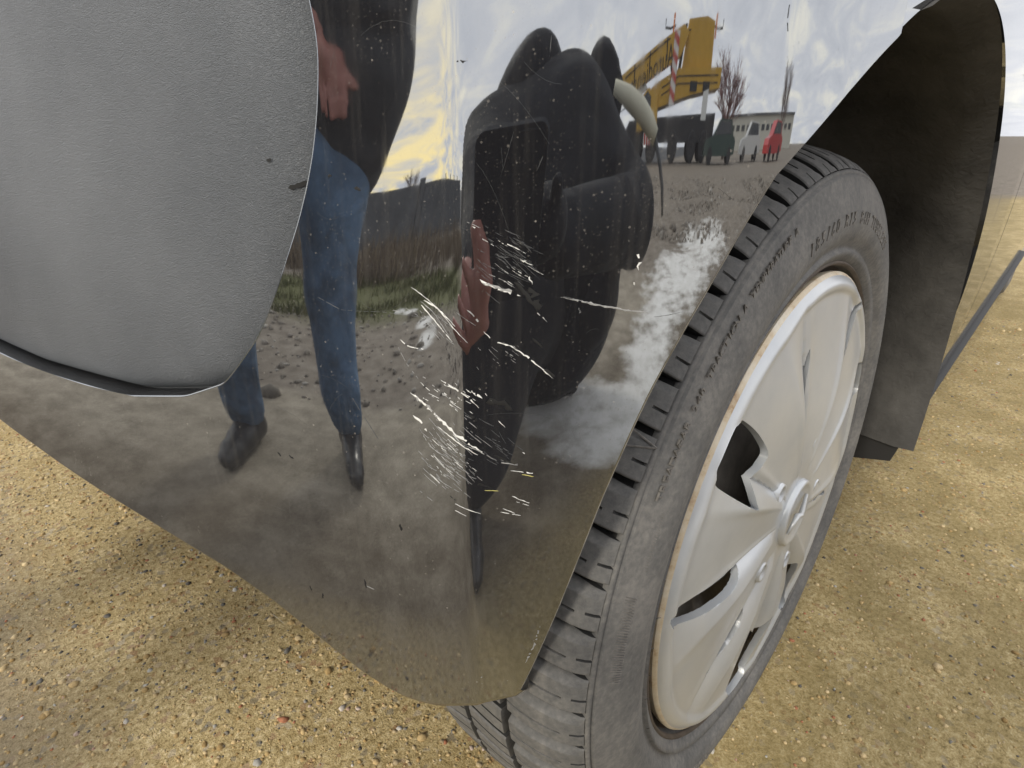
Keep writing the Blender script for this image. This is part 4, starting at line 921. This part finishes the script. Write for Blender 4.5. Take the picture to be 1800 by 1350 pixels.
# ------------------------------------------------------------------ people (grown from joint skeletons)
def skin(name, nodes, edges, m, parent=None, sub=2, root=0, res=.022, **k):
    """one continuous tapered body grown round a joint skeleton"""
    mbd = bpy.data.metaballs.new('grow'); mbd.resolution = res; mbd.render_resolution = res; mbd.threshold = .6
    def rad(r): return sum(r)/2 if isinstance(r, tuple) else r
    for a, b in edges:
        pa, pb, ra, rb = Vector(nodes[a][0]), Vector(nodes[b][0]), rad(nodes[a][1])*1.46, rad(nodes[b][1])*1.46
        t = 0.0; L = max((pb-pa).length, 1e-6)
        while t <= 1:
            r = ra+(rb-ra)*t; el = mbd.elements.new(); el.co = pa+(pb-pa)*t; el.radius = r; el.stiffness = 2; t += r/3/L
        el = mbd.elements.new(); el.co = pb; el.radius = rb; el.stiffness = 1.2
    o_ = bpy.data.objects.new('grow', mbd); COL.objects.link(o_); dg = bpy.context.evaluated_depsgraph_get()
    me = bpy.data.meshes.new_from_object(o_.evaluated_get(dg)); bpy.data.objects.remove(o_); bpy.data.metaballs.remove(mbd)
    me.name = name; me.materials.clear(); me.materials.append(m); me.polygons.foreach_set('use_smooth', np.ones(len(me.polygons), dtype=bool))
    return obj(name, me, parent, **k)
flat('skin', (.36, .15, .12), .5, var=.12, scale=60); flat('jeans', (.085, .145, .235), .85, var=.5, scale=9, bump=.9, bscale=9, bd_=.04); flat('jacket_black', (.006, .0075, .011), .9, var=.4, scale=12, bump=.8, bscale=5, bd_=.05); flat('jacket_grey', (.03, .032, .036), .8, var=.4, scale=16, bump=.8, bscale=6, bd_=.05)
flat('shoe_black', (.02, .021, .024), .35); flat('hair_brown', (.05, .03, .02), .7); flat('cream_cloth', (.70, .68, .55), .8); flat('scarf_green', (.16, .18, .14), .9); flat('trouser_dark', (.011, .012, .016), .85)
def local(e, p): return Vector(p)-e.location
def hand(e, wrist, palm, tips, name='hand', m=None, r=.0085, pr=.030):
    """palm centre and five finger tips with bends: four fingers and a thumb"""
    nodes = [(local(e, wrist), pr*.8), (local(e, palm), pr)]; edges = [(0, 1)]
    for ch in tips:
        prev = 1
        for i, p_ in enumerate(ch):
            nodes.append((local(e, p_), r*(1-.12*i))); edges.append((prev, len(nodes)-1)); prev = len(nodes)-1
    return skin(name, nodes, edges, m or MATS['skin'], e, 2, res=.0035)
V3 = Vector
# the one in blue jeans, standing by the end of the bumper
HEM = V3(refl(585, 300, 1.06)); MID = V3(refl(608, 150, 1.05)); bx_, by_ = HEM.x-.02, HEM.y+.10
def Q(dx, dy, z): return V3((bx_+dx, by_+dy, z))
h1 = Q(0, 0, .93); pj = empty('person', (bx_, by_, 0), 'person standing in blue jeans, dark jacket and black shoes, hands held together', 'person')
def chain(e, pts, rs): return [(local(e, p_), r) for p_, r in zip(pts, rs)]
legA = [Q(.02, -.09, .90), V3(refl(574, 330, 1.03)), V3(refl(583, 520, .98)), V3(refl(602, 690, .94)), V3(refl(616, 748, .93))]
legA[4] = V3(refl(610, 722, .95)); legA[4].z = .10
fB = V3(refl(425, 700, 1.0)); legB = [Q(.0, .12, .90), V3((fB.x-.03, fB.y-.05, .66)), V3((fB.x, fB.y-.03, .48)), V3((fB.x, fB.y, .24)), V3((fB.x, fB.y, .09))]
nodes = [(local(pj, h1), .13)]+chain(pj, legA, [.10, .098, .078, .066, .062])+chain(pj, legB, [.10, .095, .075, .066, .062])
skin('jeans', nodes, [(0, 1), (1, 2), (2, 3), (3, 4), (4, 5), (0, 6), (6, 7), (7, 8), (8, 9), (9, 10)], MATS['jeans'], pj)
def shoe(e, ank, toe):
    ank, toe = V3(ank), V3(toe); d = (toe-ank); d.z = 0; d.normalize()
    skin('shoe', [(local(e, V3((ank.x, ank.y, .10))), .045), (local(e, V3((ank.x, ank.y, .05))-d*.02), .046), (local(e, V3((ank.x, ank.y, .040))+d*.08), .038), (local(e, V3((ank.x, ank.y, .032))+d*.15), .033), (local(e, V3((ank.x, ank.y, .028))+d*.195), .025)], [(0, 1), (1, 2), (2, 3), (3, 4)], MATS['shoe_black'], e, res=.010)
shoe(pj, legA[4], legA[4]+V3((.8, -.25, 0))); shoe(pj, legB[4], legB[4]+V3((.9, -.1, 0)))
neck, head = Q(.03, 0, 1.50), Q(.07, -.02, 1.64)
wl, wr = V3(refl(560, 62, .95)), V3(refl(615, 120, 1.06)); elb = V3(refl(655, 0, 1.02))
body = [(local(pj, Q(0, 0, .95)), .12), (local(pj, Q(-.01, 0, 1.2)), .13), (local(pj, Q(0, 0, 1.40)), .13), (local(pj, neck), .055), (local(pj, head), (.078, .095)), (local(pj, head+V3((.02, 0, .09))), (.07, .08)), (local(pj, head+V3((.085, 0, -.005))), .014),
        (local(pj, Q(0, .2, 1.40)), .06), (local(pj, Q(.06, .22, 1.12)), .045), (local(pj, wl), .028), (local(pj, Q(0, -.2, 1.40)), .06), (local(pj, elb), .045), (local(pj, wr), .028)]
skin('body', body, [(0, 1), (1, 2), (2, 3), (3, 4), (4, 5), (4, 6), (2, 7), (7, 8), (8, 9), (2, 10), (10, 11), (11, 12)], MATS['skin'], pj)
jk = [(local(pj, HEM), .10), (local(pj, MID), .115), (local(pj, Q(-.01, -.02, 1.15)), (.19, .18)), (local(pj, Q(0, 0, 1.42)), (.17, .15)), (local(pj, Q(.015, 0, 1.50)), .075),
      (local(pj, Q(0, .2, 1.40)), .085), (local(pj, Q(.06, .23, 1.12)), .068), (local(pj, wl+(Q(.06, .23, 1.12)-wl)*.2), .048), (local(pj, Q(0, -.2, 1.40)), .085), (local(pj, elb), .07), (local(pj, wr+(elb-wr)*.25), .055)]
skin('jacket', jk, [(0, 1), (1, 2), (2, 3), (3, 4), (3, 5), (5, 6), (6, 7), (3, 8), (8, 9), (9, 10)], MATS['jacket_grey'], pj)
skin('hair', [(local(pj, head+V3((-.03, 0, .12))), (.085, .09)), (local(pj, head+V3((-.06, 0, .03))), (.06, .085)), (local(pj, head+V3((.02, 0, .155))), (.06, .06))], [(0, 1), (0, 2)], MATS['hair_brown'], pj)
for dy in (-.032, .032): MB().lathe_y([(-.008, .001), (-.006, .008), (0, .011), (.006, .008), (.008, .001)], 12).build('eye', MATS['shoe_black'], pj, smooth=True).location = local(pj, head+V3((.075, dy, .02)))
def relaxed(e, w_, d, sidev):
    w_ = V3(w_); d = V3(d).normalized(); sidev = V3(sidev).normalized(); p_ = w_+d*.05; dn = V3((0, 0, -1)); tips = []
    for k, (o_, l) in enumerate(((-.027, .036), (-.009, .041), (.010, .038), (.027, .030))):
        a = p_+d*.04+sidev*o_; tips.append([a, a+d*l*.8+dn*.012, a+d*l*1.1+dn*.036])
    a = p_+sidev*-.036; tips.append([a+d*.008, a+d*.035-sidev*.012+dn*.01]); return p_, tips
for w_, d, sd_ in ((wl, (.15, -.25, -.95), (.3, .9, .1)), (wr, (.05, .1, -.95), (-.2, .9, .1))):
    p_, tips = relaxed(pj, w_, d, sd_); tips = [[p_+(q-p_)*.72 for q in ch] for ch in tips]; hand(pj, w_, w_+(p_-w_)*.7, tips, r=.0062, pr=.024)
# the photographer, squatting with the phone held out in both hands
hd = V3(refl(926, 228, 1.0)); pp_ = V3((hd.x, hd.y, 0)); ph_ = empty('person', pp_, 'person squatting in a black hooded jacket, holding out a dark phone', 'person')
Lc = lambda *p_: local(ph_, V3(p_))
RT, UP, FW = V3(rt), V3(up), V3(fw); CV = V3(C)
palmL = CV-RT*.098-UP*.128-FW*.022; wristL = palmL-FW*.05-UP*.055-RT*.015
palmR = CV-RT*.002-UP*.085-FW*.052; wristR = palmR-FW*.06-UP*.05+RT*.02
elL, elR = V3(refl(838, 370, .74)), V3(refl(1118, 385, .82)); shL, shR = V3(refl(858, 290, .95)), V3(refl(1040, 262, .90))
hip = V3(refl(985, 560, 1.05)); t1, t2 = V3(refl(985, 450, 1.0)), V3(refl(978, 340, .95))
fwd_ = (V3(C)-hd); fwd_.z = 0; fwd_.normalize()
skin('body', [(local(ph_, hip), .13), (local(ph_, t1), .13), (local(ph_, t2), .11), (local(ph_, hd-V3((0, 0, .10))), .05), (local(ph_, hd), (.075, .09)), (local(ph_, hd+V3((0, 0, .06))), (.065, .08)), (local(ph_, hd+fwd_*.08), .014),
      (local(ph_, shL), .055), (local(ph_, elL), .04), (local(ph_, wristL), .026), (local(ph_, shR), .055), (local(ph_, elR), .04), (local(ph_, wristR), .026)],
     [(0, 1), (1, 2), (2, 3), (3, 4), (4, 5), (4, 6), (2, 7), (7, 8), (8, 9), (2, 10), (10, 11), (11, 12)], MATS['skin'], ph_)
skin('jacket', [(local(ph_, hip), .26), (local(ph_, t1), .29), (local(ph_, t2), .215), (local(ph_, hd-V3((0, 0, .12))), .085), (local(ph_, shL), .12), (local(ph_, elL), .10), (local(ph_, wristL-(wristL-elL)*.12), .042), (local(ph_, shR), .10), (local(ph_, elR), .085), (local(ph_, wristR), .045)],
     [(0, 1), (1, 2), (2, 3), (2, 4), (4, 5), (5, 6), (2, 7), (7, 8), (8, 9)], MATS['jacket_black'], ph_)
skin('hood', [(local(ph_, hd-fwd_*.03+V3((0, 0, -.06))), .125), (local(ph_, hd-fwd_*.025+V3((0, 0, .03))), .128), (local(ph_, hd+fwd_*.045+V3((0, 0, .075))), .085)], [(0, 1), (1, 2)], MATS['jacket_black'], ph_)
sl_ = V3((-fwd_.y, fwd_.x, 0))
skin('scarf', [(local(ph_, hd+fwd_*.085-sl_*.02), .045), (local(ph_, hd+fwd_*.085+V3((0, 0, -.06))), .06), (local(ph_, hd+fwd_*.09+sl_*.06+V3((0, 0, -.10))), .04), (local(ph_, hd+fwd_*.10+sl_*.07+V3((0, 0, -.20))), .03)], [(0, 1), (1, 2), (2, 3)], MATS['scarf_green'], ph_)
bk = V3(refl(1052, 165, 1.0)); bkp = empty('backpack', (bk.x, bk.y, bk.z-.2), 'dark backpack riding high behind the squatting person\'s shoulder', 'backpack')
skin('bag', [(Vector((0, 0, .22)), .075), (V3(refl(1075, 150, 1.0))-bkp.location, .05), (Vector((0, 0, .05)), .12), (Vector((0, 0, -.1)), .12)], [(0, 1), (0, 2), (2, 3)], MATS['jacket_black'], bkp)
skin('strap', [(V3(refl(1082, 130, .98))-bkp.location, .022), (V3(refl(1090, 165, .98))-bkp.location, .022), (V3(refl(1080, 215, .95))-bkp.location, .02)], [(0, 1), (1, 2)], MATS['jacket_black'], bkp, res=.008)
# cream band round the right sleeve
for nm_, mt_, rr_2, pts_2 in (('sleeve_stripe', 'cream_cloth', [.010, .017, .019, .018, .014], [(1080, 152, .66), (1106, 172, .66), (1128, 195, .66), (1143, 220, .66), (1152, 242, .66)]), ('sleeve_piping', 'concrete_grey', [.006, .006, .006, .004], [(1152, 245, .66), (1160, 290, .66), (1164, 330, .66), (1164, 380, .66)])):
    MB().tube([local(ph_, V3(refl(*q_))) for q_ in pts_2], rr_2, 10).build(nm_, MATS[mt_], ph_, smooth=True)
kL, kR = V3(refl(858, 560, .66)), V3(refl(1040, 520, .85)); aL, aR = V3(refl(832, 800, .60)), V3((hip.x-.1, hip.y-.12, .10)); aL.z = .10
skin('trousers', [(local(ph_, hip), .14), (local(ph_, kL), .14), (local(ph_, aL), .085), (local(ph_, kR), .12), (local(ph_, aR), .075)], [(0, 1), (1, 2), (0, 3), (3, 4)], MATS['trouser_dark'], ph_)
shoe(ph_, aL, aL+V3((.5, .3, 0))); shoe(ph_, aR, aR+V3((.8, .2, 0)))
def F3(r_, u_, f_): return CV+RT*r_+UP*u_+FW*f_
hand(ph_, wristL, palmL, [[V3(refl(838, 560, .235)), V3(refl(850, 500, .225)), V3(refl(846, 440, .225)), V3(refl(836, 398, .225))],
                         [V3(refl(842, 575, .24)), V3(refl(838, 528, .23)), V3(refl(826, 490, .225)), V3(refl(814, 462, .225))],
                         [V3(refl(830, 590, .24)), V3(refl(818, 562, .23)), V3(refl(806, 530, .225))],
                         [V3(refl(822, 605, .24)), V3(refl(806, 588, .23)), V3(refl(797, 570, .228))],
                         [palmL+RT*.022+UP*.01-FW*.012, palmL+RT*.040+UP*.035-FW*.02]], r=.0095)
hand(ph_, wristR, palmR, m=MATS['jacket_black'], name='glove', tips=[[F3(-.030, -.07, -.04), F3(-.045, -.06, -.026), F3(-.052, -.058, -.022)], [F3(-.03, -.088, -.04), F3(-.046, -.08, -.026), F3(-.053, -.078, -.022)], [F3(-.03, -.104, -.04), F3(-.046, -.098, -.026), F3(-.053, -.096, -.022)], [F3(-.028, -.12, -.04), F3(-.043, -.115, -.026), F3(-.05, -.114, -.022)], [F3(.012, -.06, -.035), F3(.012, -.035, -.026)]])
def slab(name, w_, h_, t_, r_, m, parent, zoff=0):
    n = 6; pts = []
    for cx_, cy_, a0 in ((w_/2-r_, h_/2-r_, 0), (-w_/2+r_, h_/2-r_, 90), (-w_/2+r_, -h_/2+r_, 180), (w_/2-r_, -h_/2+r_, 270)):
        for k in range(n+1): a = math.radians(a0+90*k/n); pts.append((cx_+r_*math.cos(a), cy_+r_*math.sin(a)))
    return MB().prism(pts, zoff-t_/2, zoff+t_/2, axis=2).build(name, m, parent)
fone = bpy.data.objects.new('phone', None); fone.matrix_world = Matrix(((rt[0], up[0], -fw[0], 0), (rt[1], up[1], -fw[1], 0), (rt[2], up[2], -fw[2], 0), (0, 0, 0, 1)))
fone.location = F3(-.040, -.058, -.014); link(fone, None, None, 'dark phone held upright in both hands before the bumper', 'phone')
flat('phone_case', (.022, .025, .031), .9, spec=.2); slab('case', .074, .150, .0085, .010, MATS['phone_case'], fone); slab('screen', .068, .144, .0008, .008, MATS['glass_dark'], fone, .0050)
slab('lens_plate', .030, .030, .0016, .006, MATS['phone_case'], fone, -.0052).location = (.019, .056, 0)
